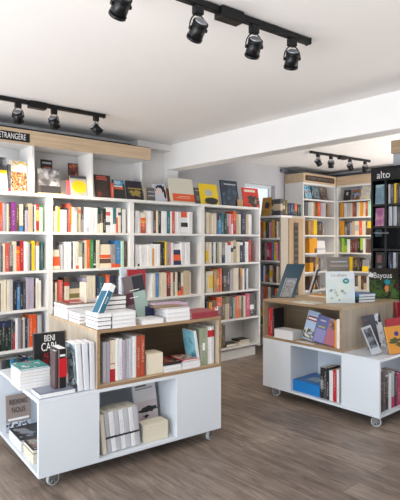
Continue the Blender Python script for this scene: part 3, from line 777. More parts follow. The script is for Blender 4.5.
# ================================================================== BLACK PUBLISHER STAND
AU = 4.83
vA = along(371, (AU, 0), R(90))[0]; WA = 1.0
al = empty('black_display_stand', (AU, vA, 0), R(-90)); tag(al, 'tall glossy black book stand lettered alto at the right photo edge', 'display stand')
AZ = [1.885, 1.655, 1.42, 1.18, .95, .70]
MB().box(0, .02, 0, .24, 0, 2.27, BLACKL).build('side_panel', al, .001)
MB().box(WA-.02, WA, 0, .24, 0, 2.27, BLACKL).build('side_panel', al, .001)
MB().box(.02, WA-.02, .225, .24, 0, 2.27, BLACKL).build('back_panel', al)
MB().box(.02, WA-.02, .0, .224, 2.13, 2.27, BLACKL).build('header_box', al, .001)
mp0 = along(384.5, (AU, vA), R(-90))[0]
MB().box(mp0, mp0+.02, .001, .224, .3, 2.13, BLACKL).build('divider', al, .001)
for z in AZ + [.3]:
    MB().box(.02, mp0-.0005, .004, .224, z-.022, z, BLACKL).build('shelf', al)
    MB().box(mp0+.0205, WA-.02, .004, .224, z-.022, z, BLACKL).build('shelf', al)
MB().box(.02, WA-.02, .01, .22, 0, .277, BLACKL).build('base_box', al)
wpr = plain('white_print', 'e6e6e6', .5)
text_obj('alto', .105, wpr, 'sign_lettering', al, (along(383.5, (AU, vA), R(-90))[0], -.002, 2.185), sx=.95)
MB().box(.05, mp0-.03, -.0015, .0035, 1.545, 1.62, plain('smoked_panel', '2a3a44', .15)).build('plaque', al)
text_obj('roman·poésie', .034, plain('dim_print', '9aa2a8'), 'plaque_lettering', al, (.02+mp0*.5+.02, -.003, 1.585), sx=.9)
aO = (AU+.02, vA)
def a_face(px0, px1, z, H, label, cover, patches=()):
    s0, _ = along(px0, aO, R(-90)); s1, _ = along(px1, aO, R(-90)); x, y = loc2world(aO, R(-90), s0, 0)
    return face_book(label, (x, y), R(-90), z, s1-s0, H, .014, cover, PAGE, 4, patches=patches)
a_face(375, 383.8, AZ[0], .205, 'blue-grey misty cover on the top shelf of the black stand', art_mat('mist', ['3c4c58', '7a98a8', 'a8c0c8'], 12, 41, sharp=False))
a_face(375, 383.8, AZ[1], .19, 'pink and violet cover on the second shelf of the black stand', art_mat('violet', ['5c3c6c', 'a05c88', 'c89cb0', '8c4a54'], 12, 42, sharp=False))
a_face(375, 383.8, AZ[3], .2, 'dark cover with a pinkish face shape on the black stand', plain('c43', '221e22'), [('pink_shape', .2, .7, .45, .85, plain('dusty_pink_print', '7c4f56')), ('grey_label', .35, .75, .1, .3, plain('mid_grey_print', '6b6e70'))])
ADX = 388.2
aP = 'on the %s shelf of the black stand'
row('2lg20 3.2dg20 2.8ye20.5 2br19 2dg19', aP % 'top', aO, R(-90), AZ[0], ADX, depth=.13)
row('3.5lg20 1_ 3.5lg20 1_ 2.5dg19', aP % 'second', aO, R(-90), AZ[1], ADX, depth=.13)
row('1.6na20 1.6bl20/na40-100 1.2bk20 2.6lg20 2dg19', aP % 'fourth', aO, R(-90), AZ[3], ADX, depth=.13)
row('2.2la20/na0-30 3lg19 2bk18 3dg18', aP % 'fifth', aO, R(-90), AZ[4], ADX, depth=.13)

# oak-headed shelving glimpsed behind it at the photo edge
rv = along(391, (5.17, 0), R(90))[0]
rb = empty('corner_shelving', (5.17, rv, 0), R(-90)); tag(rb, 'pale shelving with an oak header above the black stand at right edge', 'shelving')
MB().box(0, 1.0, .0, .28, 2.46, 2.60, OAKH).build('header_panel', rb)
MB().box(0.0, 1.0, .05, .28, 0, 2.4595, plain('pale_blue_grey_board', 'c6ccd6')).build('board_back', rb)

# ================================================================== THE TWO DISPLAY ISLANDS ON CASTERS
def island(label, O, ang, L, D, bx0, bx1, ox0, ox1, end):
    g = empty('display_island', (O[0], O[1], 0), ang); tag(g, label, 'display unit')
    t = .022; zb, zt = .09, .555
    c = empty('base_cabinet', (0, 0, 0)); c.parent = g
    MB().box(0, L, 0, D, zb, zb+t, WHITE).build('bottom_board', c, .0015)
    MB().box(0, L, 0, D, zt-t, zt, WHITE).build('top_board', c, .0015)
    def up(x0, x1, y0, y1, nm): MB().box(x0, x1, y0, y1, zb+t+.0003, zt-t-.0003, WHITE).build(nm, c, .001)
    if end == 'left':
        up(0, ox0, 0, t, 'front_panel'); up(ox0-t, ox0, t+.0005, D-t-.0005, 'partition')
        up(ox1, L, 0, t, 'front_panel'); up(ox1, ox1+t, t+.0005, D-t-.0005, 'partition'); up(L-t, L, t+.0005, D-t-.0005, 'end_panel')
    else:
        up(0, ox0, 0, t, 'front_panel'); up(0, t, t+.0005, D-t-.0005, 'end_panel'); up(ox0-t, ox0, t+.0005, D-t-.0005, 'partition')
        up(ox1, L, 0, t, 'front_panel'); up(ox1, ox1+t, t+.0005, D-t-.0005, 'partition')
    up(0, L, D-t, D, 'rear_panel')
    up(ox0+.0005, ox1-.0005, .42, .42+t, 'centre_board')
    # wooden box
    b = empty('shelf_box', (0, 0, 0)); b.parent = g
    z0, z1 = zt+.0005, .93; t2 = .02
    MB().box(bx0, bx1, .0025, D, z0, z0+t2, OAKX).build('bottom_board', b)
    MB().box(bx0, bx1, .0025, D, z1-t2, z1, OAKX).build('top_board', b)
    MB().box(bx0, bx0+t2, .0025, D, z0+t2+.0003, z1-t2-.0003, GOAK).build('side_panel', b)
    MB().box(bx1-t2, bx1, .0025, D, z0+t2+.0003, z1-t2-.0003, GOAK).build('side_panel', b)
    MB().box(bx0+t2, bx1-t2, .40, .42, z0+t2+.0003, z1-t2-.0003, GOAKD).build('back_board', b)
    e = MB()
    e.box(bx0, bx1, 0, .0022, z0, z0+t2, EDGE).box(bx0, bx1, 0, .0022, z1-t2, z1, EDGE)
    e.box(bx0, bx0+t2, 0, .0022, z0+t2, z1-t2, EDGE).box(bx1-t2, bx1, 0, .0022, z0+t2, z1-t2, EDGE)
    e.build('edge_band', b)
    for (x, y, a) in ((.10, .07, 15), (L-.075, .055, 30), (.10, D-.08, -40), (L-.09, D-.08, 70)):
        k = empty('caster', (x, y, 0), R(a)); k.parent = g
        MB().box(-.028, .028, -.022, .022, .084, .0895, CHROME).tube((0, 0, .074), (0, 0, .085), .014, .014, CHROME, 16).build('top_plate', k)
        f = MB()
        f.box(-.02, .03, -.018, -.0155, .036, .074, CHROME).box(-.02, .03, .0155, .018, .036, .074, CHROME).box(-.02, .03, -.018, .018, .071, .075, CHROME)
        f.tube((.012, -.020, .04), (.012, .020, .04), .0045, .0045, CHROME, 10)
        f.build('fork', k)
        wl = MB(); wl.tube((.012, -.0115, .0401), (.012, .0115, .0401), .040, .040, RIMM, 32)
        wl.tube((.012, -.0125, .0401), (.012, .0125, .0401), .032, .032, WHEELM, 28)
        wl.tube((.012, -.0145, .0401), (.012, .0145, .0401), .012, .012, CHROME, 20)
        for q in range(5):
            aa = 2*math.pi*q/5; wl.tube((.012, -.0135, .0401), (.012+.03*math.cos(aa), -.0135, .0401+.03*math.sin(aa)), .002, .002, RIMM, 6)
            wl.tube((.012, .0135, .0401), (.012+.03*math.cos(aa), .0135, .0401+.03*math.sin(aa)), .002, .002, RIMM, 6)
        wl.build('wheel', k)
    return g
GOAKD = wood_mat('shade_toned_backboard', '7c6d58', '93826a', 'x')  # oak toned down, the shade inside the box is in its colour
A1 = R(-4.5); O1 = (1.203, 2.863); L1, D1 = 1.38, .88
ox0 = along(99.5, O1, A1)[0]; ox1 = along(177, O1, A1)[0]; bx = along(97.2, O1, A1)[0]
island('white and oak rolling display island with casters, in the left foreground', O1, A1, L1, D1, bx, L1, ox0, ox1, 'left')
A2 = R(-90); O2 = (3.66, 3.31); L2, D2 = 1.235, .98
qx0 = along(290.5, O2, A2)[0]; qx1 = along(341.3, O2, A2)[0]
island('white and oak rolling display island with casters, at the right', O2, A2, L2, D2, 0, qx1+.003, qx0, qx1, 'right')

def G1(px, py, z): return on_plane(px, py, z)
def loc_of(O, ang, P):
    dx, dy = P[0]-O[0], P[1]-O[1]; c, s = math.cos(ang), math.sin(ang)
    return (dx*c+dy*s, -dx*s+dy*c)
TOP = .9305; MID = .5555; LOW = .1125; BOX = .5765

def stack(n, Wd, Dd, T, O, ang, z, covers, spine, place, page=PAGE, jit=.004, first='', top_art=None, adj='white paged'):
    """n lying books one on another"""
    pos = {1: ['only'], 2: ['lower', 'upper'], 3: ['bottom', 'middle', 'topmost'], 4: ['bottom', 'second lowest', 'second highest', 'topmost'],
           5: ['bottom', 'second lowest', 'middle', 'second highest', 'topmost'], 6: ['bottom', 'second lowest', 'third lowest', 'third highest', 'second highest', 'topmost']}[n]
    for k in range(n):
        x, y = loc2world(O, ang, random.uniform(0, jit), random.uniform(0, jit))
        lying_book('%s book, %s in the stack %s' % (adj, pos[k], place) if n > 1 else '%s book lying %s' % (adj, place), (x, y), ang, z, Wd - random.uniform(0, jit), Dd, T-.0008, covers[k % len(covers)], page, spine,
                   top_art=top_art if k == n-1 else None)
        z += T
    return z
wc = plain('white_cover', 'd8dbe0', .4); dc = plain('charcoal_cover', '3a3c42', .4); cc = plain('ivory_cover', 'd6d0c0', .4)

# ---- island one, top
def at1(x, y): return loc2world(O1, A1, x, y)
xa = along(112.5, O1, A1)[0]; xb = along(137, O1, A1)[0]
stack(4, xa-bx-.006, .19, .026, at1(bx+.004, .006), A1, TOP, [dc, wc], 'right', 'front left on the left island', adj='slim white-paged')
zt4 = stack(4, xb-xa-.004, .27, .026, at1(xa+.002, .006), A1, TOP, [wc], 'back', 'under the teal leaning book on the left island', adj='white')
zB = stack(3, .17, .12, .03, at1(xa+.005, .14), A1, zt4+.0005, [plain('brown_black_cover', '35302e', .4)], 'right', 'behind the teal leaning book', adj='dark covered')
# teal book leaning against that pile
e = empty('paperback_book', (*at1(bx+.020, .03), zt4+.0025), A1+R(6), R(-4), R(30)); tag(e, 'white book with a teal spine label, leaning on the front left stack', 'book')
MB().box(0, .042, 0, .08, 0, .215, plain('teal_book_white', 'dfe3e8', .4)).build('cover', e, .001)
MB().box(-.0009, -.0001, .006, .074, .003, .16, plain('teal_print', '22607a', .4)).box(.003, .039, -.0009, -.0001, .003, .165, plain('teal_print', '2c7088', .4)).build('teal_label', e)
text_obj('POÈMES', .014, wpr, 'title_lettering', e, (.021, -.0013, .10), rot=(R(90), R(-90), 0))
# big white books along the left edge going back
yb0 = loc_of(O1, A1, on_plane(70, 322, .93))[1]
stack(3, .24, .20, .023, at1(bx+.006, .30), A1, TOP, [wc, plain('tan_cover', '94765c', .4)], 'right', 'on the left edge of the left oak top', adj='white', )
zc = stack(4, .36, .27, .027, at1(bx+.005, .525), A1, TOP, [wc, wc, wc, plain('brown_cover', '8c6e58', .45)], 'right', 'back left on the left island', adj='large white')
row('2cr15', 'standing beyond the back left stack', at1(bx+.3, .55), A1, zc, 86)
for k, (c, dx) in enumerate((('red', .02), ('white', .10))):
    lying_book(['red book lying on the back left stack', 'thin white book with red edge on the back left stack'][k], at1(bx+.02+dx*1.6, .6), A1, zc, .15, .14, .010, PR('rd' if k == 0 else 'wh'), PAGE, 'left')
    # centre: display books
xg = along(143.5, O1, A1)[0]; xh = along(164.5, O1, A1)[0]
zs = stack(1, xh-xg, .15, .034, at1(xg, .008), A1, TOP, [wc], 'back', 'at the foot of the red display book', adj='white')
xr0 = along(142, O1, A1)[0]
glossy = plain('smoky_glossy', '6c6266', .25)
e = face_book('smoky grey and maroon book standing before the red one on the left island', at1(xr0+.002, .175), A1, TOP+.0005, .165, .315, .012, glossy, PAGE, 5,
    patches=[('maroon_band', 0, .7, .36, .62, plain('maroon_print', '54283a', .25)), ('dark_panel', .45, 1, .62, .97, plain('black_print', '26262c', .25)), ('mint_panel', .38, .98, .04, .62, plain('mint_print', '93aaa6', .25)), ('title_line', .25, .7, .66, .675, wpr), ('title_line', .2, .6, .50, .515, wpr)], roll=-9)
face_book('deep red book standing behind the smoky grey one on the left island', at1(xr0+.02, .24), A1, TOP, .15, .355, .018, plain('crimson_cover', '98141f', .3), PAGE, 8, roll=4,
    patches=[('title_line', .25, .75, .8, .83, PR('sa'))])
face_book('pale blue book standing behind the red one on the left island', at1(xr0+.015, .30), A1, TOP, .14, .37, .015, plain('pale_blue_cover', 'b8cad6', .4), PAGE, 8)
xi = along(168, O1, A1)[0]; xj = along(191, O1, A1)[0]
x159 = along(160, O1, A1)[0]
zn = stack(3, .075, .14, .034, at1(xi-.085, .17), A1, TOP, [PR('na')], 'front', 'behind the red display book', adj='navy')
zq = stack(3, xj-xi, .20, .030, at1(xi, .010), A1, TOP, [wc], 'back', 'right of the red display book', adj='thick white')
lying_book('brown covered book lying on the thick white stack of the left island', at1(xi-.05, .03), A1, zq+.0003, xj-xi+.04, .17, .008, plain('tan_brown_cover', '8a7560', .4), PAGE, 'left')
xk = along(192.5, O1, A1)[0]
stack(3, L1-xk-.015, .20, .0155, at1(xk, .012), A1, TOP, [plain('rose_red_cover', '94343f', .4)], 'front', 'front right on the left island', adj='thin rose red', first='magazine')
stack(3, .26, .16, .022, at1(xk-.02, .40), A1, TOP, [plain('lilac_cover', 'c0a8c8', .4), plain('pale_rose_cover', 'd8c4cc', .4)], 'front', 'behind the rose red magazines', adj='lilac')
# metal clip at the front right corner
cl = empty('price_clip', (*at1(L1-.02, .03), TOP)); tag(cl, 'small white metal clip at the right corner of the left oak top', 'clip')
MB().box(-.006, .006, -.004, .004, 0, .055, WHITE).box(-.012, -.004, -.004, .004, .03, .06, WHITE).box(.006, .014, -.004, .004, .035, .075, WHITE).build('clip_body', cl, .001)

# ---- island one, oak box front row
gO = at1(0, .03)
row('2lg26.5 2.2lg26.5 3la26.5 5.7cr27/rd0-30/rd42-44 3.4wh28 3.4wh27.5 3.4la26.5 3.4lg26.5 3.2lg27 3.8wh28 4.6tc28 4tc28', 'in the oak box of the left island', gO, A1, BOX, 103.2, depth=.17, big=True)
xm = along(147.5, gO, A1)[0]; xn = along(163.2, gO, A1)[0]
lb = tag(book_mesh('paperback_book', xn-xm-.004, .12, .145, plain('ivory_cover', 'd6d0c0', .4), PAGEC, xf=lambda p: (p[0], .12-p[1], p[2])), 'thick ivory book with its page edge outward, right of the terracotta books', 'book')
lb.location = (*loc2world(gO, A1, xm, .0), BOX+.0005); lb.rotation_euler = (0, 0, A1)
xo = along(182, gO, A1)[0]; xp = along(199.5, gO, A1)[0]
z_ = stack(2, xo-xn-.005, .2, .022, loc2world(gO, A1, xn, -.01), A1, BOX, [wc, wc], 'back', 'below the black and red cover in the left box', adj='white')
lying_book('black book with red artwork lying in the left oak box', loc2world(gO, A1, xn, 0), A1, z_+.0003, xo-xn-.005, .19, .018, PR('bk'), PAGE, 'front', top_art=art_mat('redblack', ['1c1c20', 'b01c24', '8c8478', '26262a'], 16, 51))
z_ = stack(2, xp-xo-.006, .2, .026, loc2world(gO, A1, xo+.001, -.015), A1, BOX, [wc], 'back', 'before the blue cover in the left box', adj='white')
lying_book('red book with pale drawing lying on the white pair in the left box', loc2world(gO, A1, xo, -.01), A1, z_+.0003, xp-xo-.01, .19, .012, PR('rd'), PAGE, 'left', top_art=art_mat('redpale', ['b01c24', 'c8c0b4', '58504c'], 14, 52))
# blue cover visible on the leftmost of the upright set
e = tag(empty('paperback_book', (*loc2world(gO, A1, xp-.012, .0), BOX+.0008+.02), A1, 0, R(-12)), 'white-spined book with a sky blue cover leaning in the left oak box', 'book')
e.rotation_euler = (0, R(-9), A1); e.location.z = BOX+.001+.002
MB().box(.0, .022, 0, .15, 0, .262, wc).build('cover', e, .001)
MB().box(-.0009, -.0001, .004, .146, .004, .258, art_mat('sky', ['7cbccc', '5aa8c0', '8cc4d0', '3c7c94'], 7, 53, sharp=False)).build('cover_picture', e)
row('2.9sg27.5 2.7sg27.5/wh40-60 2.6sg27.5 2.4wh28/rd72-90 2.3wh28/rd72-90 2.3wh28/rd72-90', 'at the right end of the left oak box', gO, A1, BOX, 200.0, depth=.16, big=True)

# ---- island one, low opening
xq = along(104.5, gO, A1)[0]
Wb = (along(139.5, gO, A1)[0]-xq)/7.4
e0 = at1(0, .035)
for k in range(7):
    o = book_mesh('paperback_book', Wb*.97, .14, .268, spine_mat('wh' if k % 2 else 'lg', (('bk', 34, 39),), 'gy', k), PAGEC)
    o.location = (*loc2world(e0, A1, xq+.022+k*Wb*1.03, 0), LOW+.004); o.rotation_euler = (0, R(-6), A1)
    tag(o, 'pale grey spine with a black band, %s from the left in the low opening' % ORD[k], 'book', 'leaning black-banded books in the low opening')
o = book_mesh('paperback_book', .028, .15, .262, plain('ivory_cover', 'd6d0c0'), PAGEC); o.location = (*loc2world(e0, A1, xq-.012, -.012), LOW+.004); o.rotation_euler = (0, R(-6), A1)
tag(o, 'cream book leaning at the left end of the banded row in the low opening', 'book')
xs = along(144.2, e0, A1)[0]; xt = along(168.5, e0, A1)[0]
lb = tag(book_mesh('paperback_book', xt-xs-.008, .10, .125, plain('ivory_cover', 'd6d0c0'), PAGEC, xf=lambda p: (p[0], .10-p[1], p[2])), 'wide ivory block of pages in the low opening under the black brush book', 'book')
lb.location = (*loc2world(e0, A1, xs, -.005), LOW+.0005); lb.rotation_euler = (0, 0, A1)
e = face_book('white book with a black brush shape standing behind the ivory page block', loc2world(e0, A1, xs+.022, .14), A1, LOW, .19, .365, .016, plain('brush_cover', 'd8d6d8', .35), PAGE, 9, roll=-2,
    patches=[('title_line', .12, .6, .90, .93, PR('dg')), ('title_line', .12, .85, .85, .875, PR('gy')), ('pinkish_half', .0, 1, .02, .62, plain('blush_print', 'cfc2c4', .35))])
blob(e, 'brush_shape', .11, .165, .07, .022, PR('bk'), y=-.0022, seed=61, wob=.35)
blob(e, 'brush_dot', .09, .118, .02, .012, PR('bk'), y=-.0022, seed=62, wob=.5)

# ---- island one, left low compartment (open to the left)
P = at1(.10, .74)
poc = loc_of(O1, A1, on_plane(5, 430, .115))
px_, py_ = 5, 0
e = face_book('grey-brown recruitment notice with black lettering in the low left compartment', at1(.03, .79), A1, LOW, .178, .26, .006, plain('taupe_card', '93847c', .5), PAGE, 5, name='notice_board', cat='sign',
    patches=[('photo_strip', .0, 1, .0, .25, art_mat('strip', ['7c8c9c', 'b4c0cc', '4c4450', 'd0d8e0'], 18, 71)), ('white_band', .08, .92, .30, .36, wpr)],
    title=[('REJOIGNEZ', .5, .80, .050, PR('bk'), .52), ('NOUS', .5, .57, .055, PR('bk'), .66)])
zz = stack(3, .23, .28, .022, at1(.015, .40), A1, LOW, [wc], 'right', 'before the recruitment notice', adj='large white')
lying_book('black photo book lying topmost before the recruitment notice', at1(.015, .40), A1, zz+.0003, .23, .27, .008, PR('bk'), PAGE, 'right', top_art=art_mat('darkphoto', ['1c1e24', '2c3038', '14161a', '8a8c92'], 9, 72))
zz = stack(2, .24, .20, .030, at1(.02, .17), A1, LOW, [cc], 'right', 'near the open end of the low left compartment', PAGEC, adj='cream')
lying_book('dark illustrated book lying nearest in the low left compartment', at1(.022, .172), A1, zz+.0003, .235, .19, .026, PR('bk'), PAGEC, 'right', top_art=art_mat('illus', ['1c1e20', '3c4440', '8c4438', 'a8a498', '20242c'], 14, 73))

# ---- island one, lower tier left of the oak box
st0 = loc_of(O1, A1, on_plane(19.5, 391, MID))
z_ = stack(6, .195, .20, .0205, at1(st0[0], st0[1]), A1, MID, [cc, wc], 'right', 'left end of the lower tier', PAGE, adj='white')
lying_book('teal covered book with a red motif topmost on the tall white stack', at1(st0[0], st0[1]), A1, z_+.0003, .19, .20, .010, plain('teal_cover', '3a8a8a', .35), PAGE, 'right', top_art=art_mat('tealred', ['d8dcdc', '2c8484', '3c9c98', 'a84a4c'], 9, 81))
lying_book('slate blue book with white pages lying at the near corner of the tier', at1(.012, .015), A1, MID, .225, .155, .030, plain('slate_cover', '6c7488', .3), PAGE, 'right', top_art=art_mat('slatecloud', ['5c6478', '7c8498', '9098a8'], 6, 82, sharp=False), yaw=0)
yk = .50
xk0 = along(34.5, at1(0, yk), A1)[0]
e = face_book('black book with white and red title letters on the left lower tier', at1(xk0, yk), A1, MID, min(.25, bx-xk0-.012), .30, .03, PR('bk'), PAGE, 4,
    title=[('BENI', .50, .86, .062, wpr, .62), ('CARI', .47, .66, .080, wpr, .62), ('ALTER', .52, .47, .05, PR('rd'), .72), ('RECITS', .50, .33, .045, PR('rd'), .72)])
tO = at1(0, .10)
def tall(px0, px1, label, cover, h, dep, art=None, y=0.0, page=PAGE, tilt=0.0):
    OO = at1(0, y); s0, _ = along(px0, OO, A1); s1, _ = along(px1, OO, A1)
    e = empty('hardback_book', (*loc2world(OO, A1, s0, 0), MID+.0006+math.sin(R(tilt))*(s1-s0)), A1, 0, -R(tilt)); tag(e, label, 'book')
    w_ = s1-s0-.001; t = .002
    o = [(0, dep), (0, .003), (w_*.2, 0), (w_*.8, 0), (w_, .003), (w_, dep)]; i = [(t, dep), (t, .003+t), (w_*.22, t), (w_*.78, t), (w_-t, .003+t), (w_-t, dep)]
    MB().strip(list(zip(o, i)), t, 0, h, cover).build('cover', e); MB().box(t, w_-t, t, dep-.003, .002, h-.002, page).build('page_block', e)
    if art: MB().box(-.0009, -.0001, .006, dep-.004, .004, h-.004, art).build('cover_picture', e)
    return e
tall(54.5, 58.2, 'dark grey spine at the left of the upright books on the lower tier', plain('spine_dark', '4e3a3c', .4), .265, .07, y=.06)
e = tall(58.6, 67, 'thick black book with a red patch and small white lettering on its front', plain('spine_black_red', '1e1a1c', .4), .275, .15, y=.06)
MB().box(.002, .052, -.0009, -.0001, .10, .215, plain('bright_red_print', 'c01a24', .4)).build('red_patch', e)
MB().box(.008, .042, -.0009, -.0001, .228, .240, wpr).build('title_line', e)
tall(78.2, 84, 'white book with a blue-grey photo cover, left of two white ones', wc, .295, .16, art_mat('mountain', ['5c6c74', '9cacb4', '2c3438', 'c4d0d4'], 12, 91), y=.02, tilt=4)
tall(84.3, 90.2, 'white upright book between two white ones on the lower tier', plain('white_cover_b', 'd4d8e0', .4), .295, .16, y=.02, tilt=3)
tall(90.5, 95.6, 'white upright book touching the oak box on the lower tier', plain('white_cover_c', 'd0d4dc', .4), .295, .16, y=.02, tilt=1)

# ---- island two, top
def at2(x, y): return loc2world(O2, A2, x, y)
def l2(px, py, z): return loc_of(O2, A2, on_plane(px, py, z))
def x2(px, y=0): return along(px, at2(0, y), A2)[0]
teal = plain('dark_teal_card', '123c4e', .3)
Pt = on_plane(275.5, 297.5, TOP)
lt = empty('teal_sign_holder', (Pt[0], Pt[1], TOP+.004), R(-47)); tag(lt, 'dark teal slanted card display with a clear leaflet pocket, on the right island', 'sign')
MB().box(-.03, .20, .0, .13, -.003, 0.0, teal).build('base_card', lt)
sh = lambda p: (p[0]+p[2]*.36, p[1]+p[2]*.30, p[2])
MB().box(0, .185, 0, .004, 0, .33, teal, xf=sh).build('slanted_card', lt)
MB().box(.05, .155, -.014, -.012, .002, .19, GLASS, xf=sh).build('clear_pocket', lt)
MB().box(.055, .15, -.008, -.006, .004, .175, art_mat('leaflet', ['3c3a40', '8c8c90', '5c4a44'], 20, 101), xf=sh).build('leaflet', lt)
MB().box(.04, .045, -.02, -.004, .002, .19, plain('pale_strut', 'a8b4bc', .3), xf=sh).build('pocket_edge', lt)
lying_book('flat white booklet lying at the front edge of the right oak top', at2(x2(291), .02), A2, TOP, .24, .16, .006, plain('booklet_cream', 'd8d6cc', .4), PAGE, 'left', name='booklet', top_art=art_mat('mapart', ['dcdccc', 'c8ccb8', 'e4e0d8'], 14, 102))
lying_book('amber covered book lying behind the flat white booklet', at2(.14, .52), A2, TOP, .26, .15, .022, plain('amber_cover', 'd89a3c', .4), PAGEC, 'left')
# picture book in front
px0, px1 = 326.5, 354
y0 = .03
s0 = x2(px0, y0); s1 = x2(px1, y0)
# face toward the camera: turned a little
P0 = on_plane(326.5, 303.5, TOP)
e = face_book('white picture book with a round teal badge standing on the right island', P0, R(-36), TOP, .268, .29, .012, plain('picture_white', 'dde5ea', .35), PAGE, 4,
    patches=[('pale_wash', .03, .97, .03, .75, art_mat('wash', ['dbe4ea', 'd0dee8', 'd6e2dc', 'e0e4e6'], 7, 111, sharp=False))],
    title=[('Le phare', .46, .88, .036, plain('brown_print', '94887a'), 1.15)])
blob(e, 'teal_badge', .187, .202, .03, .025, plain('badge_teal', '1c8ca0'), y=-.002, n=28, seed=4, wob=.0)
blob(e, 'badge_spot', .187, .202, .015, .007, plain('badge_yellow', 'd0d890'), y=-.0028, n=20, seed=4, wob=.0)
for k, (cx, cz, r) in enumerate(((.045, .115, .016), (.09, .095, .014), (.10, .07, .012), (.15, .11, .018), (.17, .09, .016), (.05, .045, .012), (.12, .03, .01), (.08, .12, .01))):
    blob(e, 'small_drawing', cx, cz, r, r*.8, plain('drawing_grey_%d' % (k % 3), ['8c9aa0', 'b4bcb8', 'a8b8a0'][k % 3]), y=-.0021, seed=120+k, wob=.4)
Pg = on_plane(325.5, 297, TOP)
face_book('taupe grey book with pale title standing behind the white picture book', (Pg[0]+.12, Pg[1]+.05), R(-36), TOP, .235, .40, .02, plain('taupe_cover', '8a827c', .4), PAGE, 5,
    patches=[('title_line', .15, .9, .86, .9, PR('lg')), ('title_line', .1, .95, .74, .80, plain('pale_taupe_print', 'aca49c'))])
Pe = on_plane(307.5, 294, TOP)
e = empty('book_easel', (Pe[0]+.02, Pe[1], TOP+.0005), R(-50)); tag(e, 'white wire easel seen from its side behind the picture book', 'easel')
MB().box(0, .010, 0, .10, 0, .31, WHITE, xf=lambda p: (p[0]+p[2]*.30, p[1], p[2])).build('slanted_back', e)
MB().box(0.0105, .03, .005, .095, 0.01, .26, PR('bk'), xf=lambda p: (p[0]+p[2]*.30, p[1], p[2])).build('dark_lining', e)
MB().box(-.01, .14, 0, .10, 0, .004, WHITE).box(.12, .126, .045, .055, .004, .14, WHITE, xf=lambda p: (p[0]-p[2]*.3, p[1], p[2])).build('foot', e)
Pz = on_plane(355.5, 303, TOP)
xst = x2(378, .10)
z_ = TOP
for k, (c, lab) in enumerate((('gy', 'grey book with navy spine, lowest behind the picture book'), ('bl', 'blue spined book, middle of the pile behind the picture book'), ('wh', 'white paged book, topmost beside the jungle picture book'))):
    lying_book(lab, (Pz[0]+.02+.003*k, Pz[1]-.02), R(-16), z_, .20, .17, .026, PR(['na', 'te', 'bl'][k]), PAGE, 'left'); z_ += .0266
# jungle picture book
Pj = on_plane(370, 299, TOP)
e = face_book('dark jungle picture book with wobbly white title on the right island', Pj, R(-42), TOP, .285, .30, .012, plain('jungle_dark', '2a2620', .3), PAGE, 6, name='picture_book',
    patches=[('jungle_picture', .0, 1, .0, .62, art_mat('jungle', ['1c2218', '2c4420', '44602a', '282018', '5c2420'], 10, 131))],
    title=[('Bayous', .46, .76, .080, wpr, .80)])
blob(e, 'star_shape', .015, .235, .028, .028, wpr, y=-.0022, n=10, seed=9, wob=.35)
blob(e, 'teal_badge', .175, .165, .03, .026, plain('badge_teal', '1c8ca0'), y=-.0024, seed=4, wob=.12)
blob(e, 'orange_figure', .165, .10, .020, .034, plain('figure_orange', 'd8824c'), y=-.0024, seed=14, wob=.3)
blob(e, 'green_leaf', .07, .06, .045, .03, plain('leaf_green', '456a2c'), y=-.0023, seed=15, wob=.3)
blob(e, 'green_leaf', .235, .06, .03, .045, plain('leaf_green', '456a2c'), y=-.0023, seed=16, wob=.3)

# ---- island two, oak box (books facing left)
g2 = at2(0, .03)
row('2.3rd27 2.1rd27 1.5bk27', 'at the left end of the right oak box', g2, A2, BOX, 267.8, depth=.16)
sx0 = x2(274.2, .02); sx1 = x2(293, .02)
stack(5, sx1-sx0, .14, .0165, at2(sx0, .015), A2, BOX, [wc], 'back', 'beside the red books in the right box', adj='grey-white')
def f2(px0, px1, h, label, cover, patches, y=.05, lean=14, roll=8, title=None):
    s0 = x2(px0, y); s1 = x2(px1, y)
    return face_book(label, at2(s0, y), A2, BOX, s1-s0, h, .013, cover, PAGE, lean, roll=roll, patches=patches, title=title)
f2(301.5, 313, .27, 'pale blue book with a dark red title plate in the right oak box', plain('sky_cover', 'a4bcd8', .3),
   [('castle_photo', .05, .9, .05, .38, art_mat('castle', ['8c8c7c', 'c8c8c0', '4c5048', 'a8b8c8'], 16, 151)), ('red_plate', .08, .92, .66, .82, plain('dark_red_print', '8c2c38')), ('title_line', .15, .85, .71, .77, wpr)], y=.10)
f2(311.5, 323.5, .245, 'slate violet book with a domed shape in the right oak box', plain('violet_cover', '5c6494', .3),
   [('dome', .12, .95, .03, .5, plain('violet_print', '8484b4')), ('yellow_line', .25, .8, .56, .61, plain('olive_print', 'a8a860')), ('title_line', .3, .75, .8, .84, PR('lg'))], y=.07)
f2(323.5, 334.5, .23, 'dusty pink and brown book next to the yellow spine', plain('dusty_cover', 'a86474', .3),
   [('brown_photo', .1, 1, .6, 1, art_mat('brownphoto', ['3c3234', '6c5050', '8c7c7c'], 16, 152))], y=.05)
row('2.6am23.5 3wh25 2wh25', 'at the right end of the right oak box', g2, A2, BOX, 333.6, depth=.16)
lying_book('thin pale booklet lying at the front of the right oak box', at2(x2(295), .006), A2, BOX, .21, .04, .006, plain('pale_booklet', 'd4ccc8'), PAGE, 'left', name='booklet')

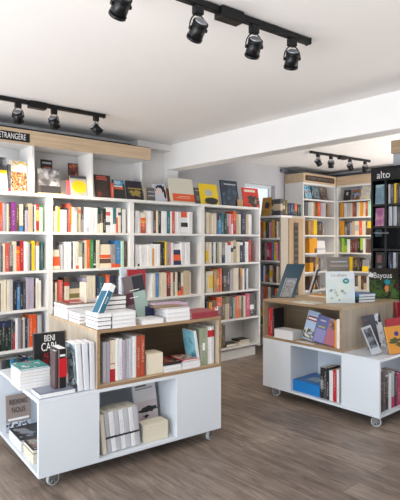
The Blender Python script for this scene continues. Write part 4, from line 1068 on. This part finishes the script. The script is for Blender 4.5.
# ---- island two, low opening
bs0 = qx0+.003; bs1 = x2(319.5, .03)
bb = empty('blue_box', (*at2(bs0, .03), LOW+.0006), A2); tag(bb, 'flat bright blue cardboard box in the low opening of the right island', 'box')
bcm = plain('bright_blue_card', '1e7cc8', .35)
MB().box(0, bs1-bs0, 0, .33, 0, .10, bcm).build('box_body', bb, .002)
MB().box(.004, bs1-bs0-.004, .004, .326, .1003, .104, plain('blue_lid_card', '2a6eb0', .35)).build('lid', bb, .001)
MB().box(.09, .22, .08, .2, .1043, .105, plain('lid_print', '8ca4b0', .35)).build('lid_print', bb)
row('3.2bk27/gy30-60 3.2dg27/bk40-100 2.6bk28 3.6wh26 3.2rd27.5 2.4wh28', 'in the low opening of the right island', g2, A2, LOW, 320, depth=.17, big=True)

# ---- island two, right end compartment (open toward the camera's right)
eO2 = at2(L2-.02, 0)
row('2.4bk33 3br33 3bk30/lg90-96 2.6wh29 2.8lg30/ma0-30 2.6bk28 2.6ma27 2.8pu28 3bk26 3pi24', 'in the end compartment of the right island', (O2[0], O2[1]-L2+.03), 0, LOW, 379.6+1.6, depth=.17, big=True)

# ---- island two, lower tier display
MT = MID
def on2(px, py, ang, W, H, label, cover, patches=(), lean=18, roll=0, title=None, T=.014, z=MT, name='paperback_book'):
    P = on_plane(px, py, z)
    return face_book(label, P, ang, z, W, H, T, cover, PAGE, lean, roll=roll, patches=patches, title=title, name=name)
on2(369, 350, R(-30), .17, .29, 'dark grey tall book leaning on the oak side of the right island', plain('graphite_cover', '4a4c54', .35), [('pale_edge', .68, 1, .0, 1, art_mat('bw', ['a0a4ac', 'c4c8d0', '34363c'], 10, 161)), ('pink_mark', .08, .2, .84, .9, plain('dusty_pink_print', '7c4f56'))], lean=10, roll=-8)
on2(372.5, 356, R(-32), .085, .235, 'grey booklet in a pale frame leaning before the dark grey book', plain('pale_frame_cover', 'b4b8c0', .3), [('dark_picture', .12, .88, .22, .92, art_mat('city', ['2c2e34', '50545c', '7c8088'], 16, 162))], lean=16, roll=-17)
on2(389.5, 346, R(-25), .17, .235, 'red book behind the orange leaf cover on the lower tier', plain('tier_red', 'b8202c', .35), lean=8, roll=-5)
e = on2(390.5, 355, R(-25), .19, .225, 'orange book with dark green leaf drawing at the right photo edge', plain('tier_orange', 'd8902c', .35), lean=16, roll=-4)
blob(e, 'leaf_drawing', .07, .105, .055, .02, plain('olive_leaf_print', '4c5024'), seed=171, wob=.35)
blob(e, 'leaf_drawing', .12, .07, .05, .018, plain('olive_leaf_print', '4c5024'), seed=172, wob=.35)
blob(e, 'violet_badge', .10, .16, .022, .02, plain('violet_badge', '40307c'), seed=173, wob=.02)
Pq = on_plane(397, 340, MT)
face_book('crimson book standing behind the orange cover at the right edge', (Pq[0]-.02, Pq[1]-.03), R(-6), MT, .17, .36, .03, plain('tier_crimson', '9c2430', .35), PAGE, 4)
print('books on rows', nbook[0])
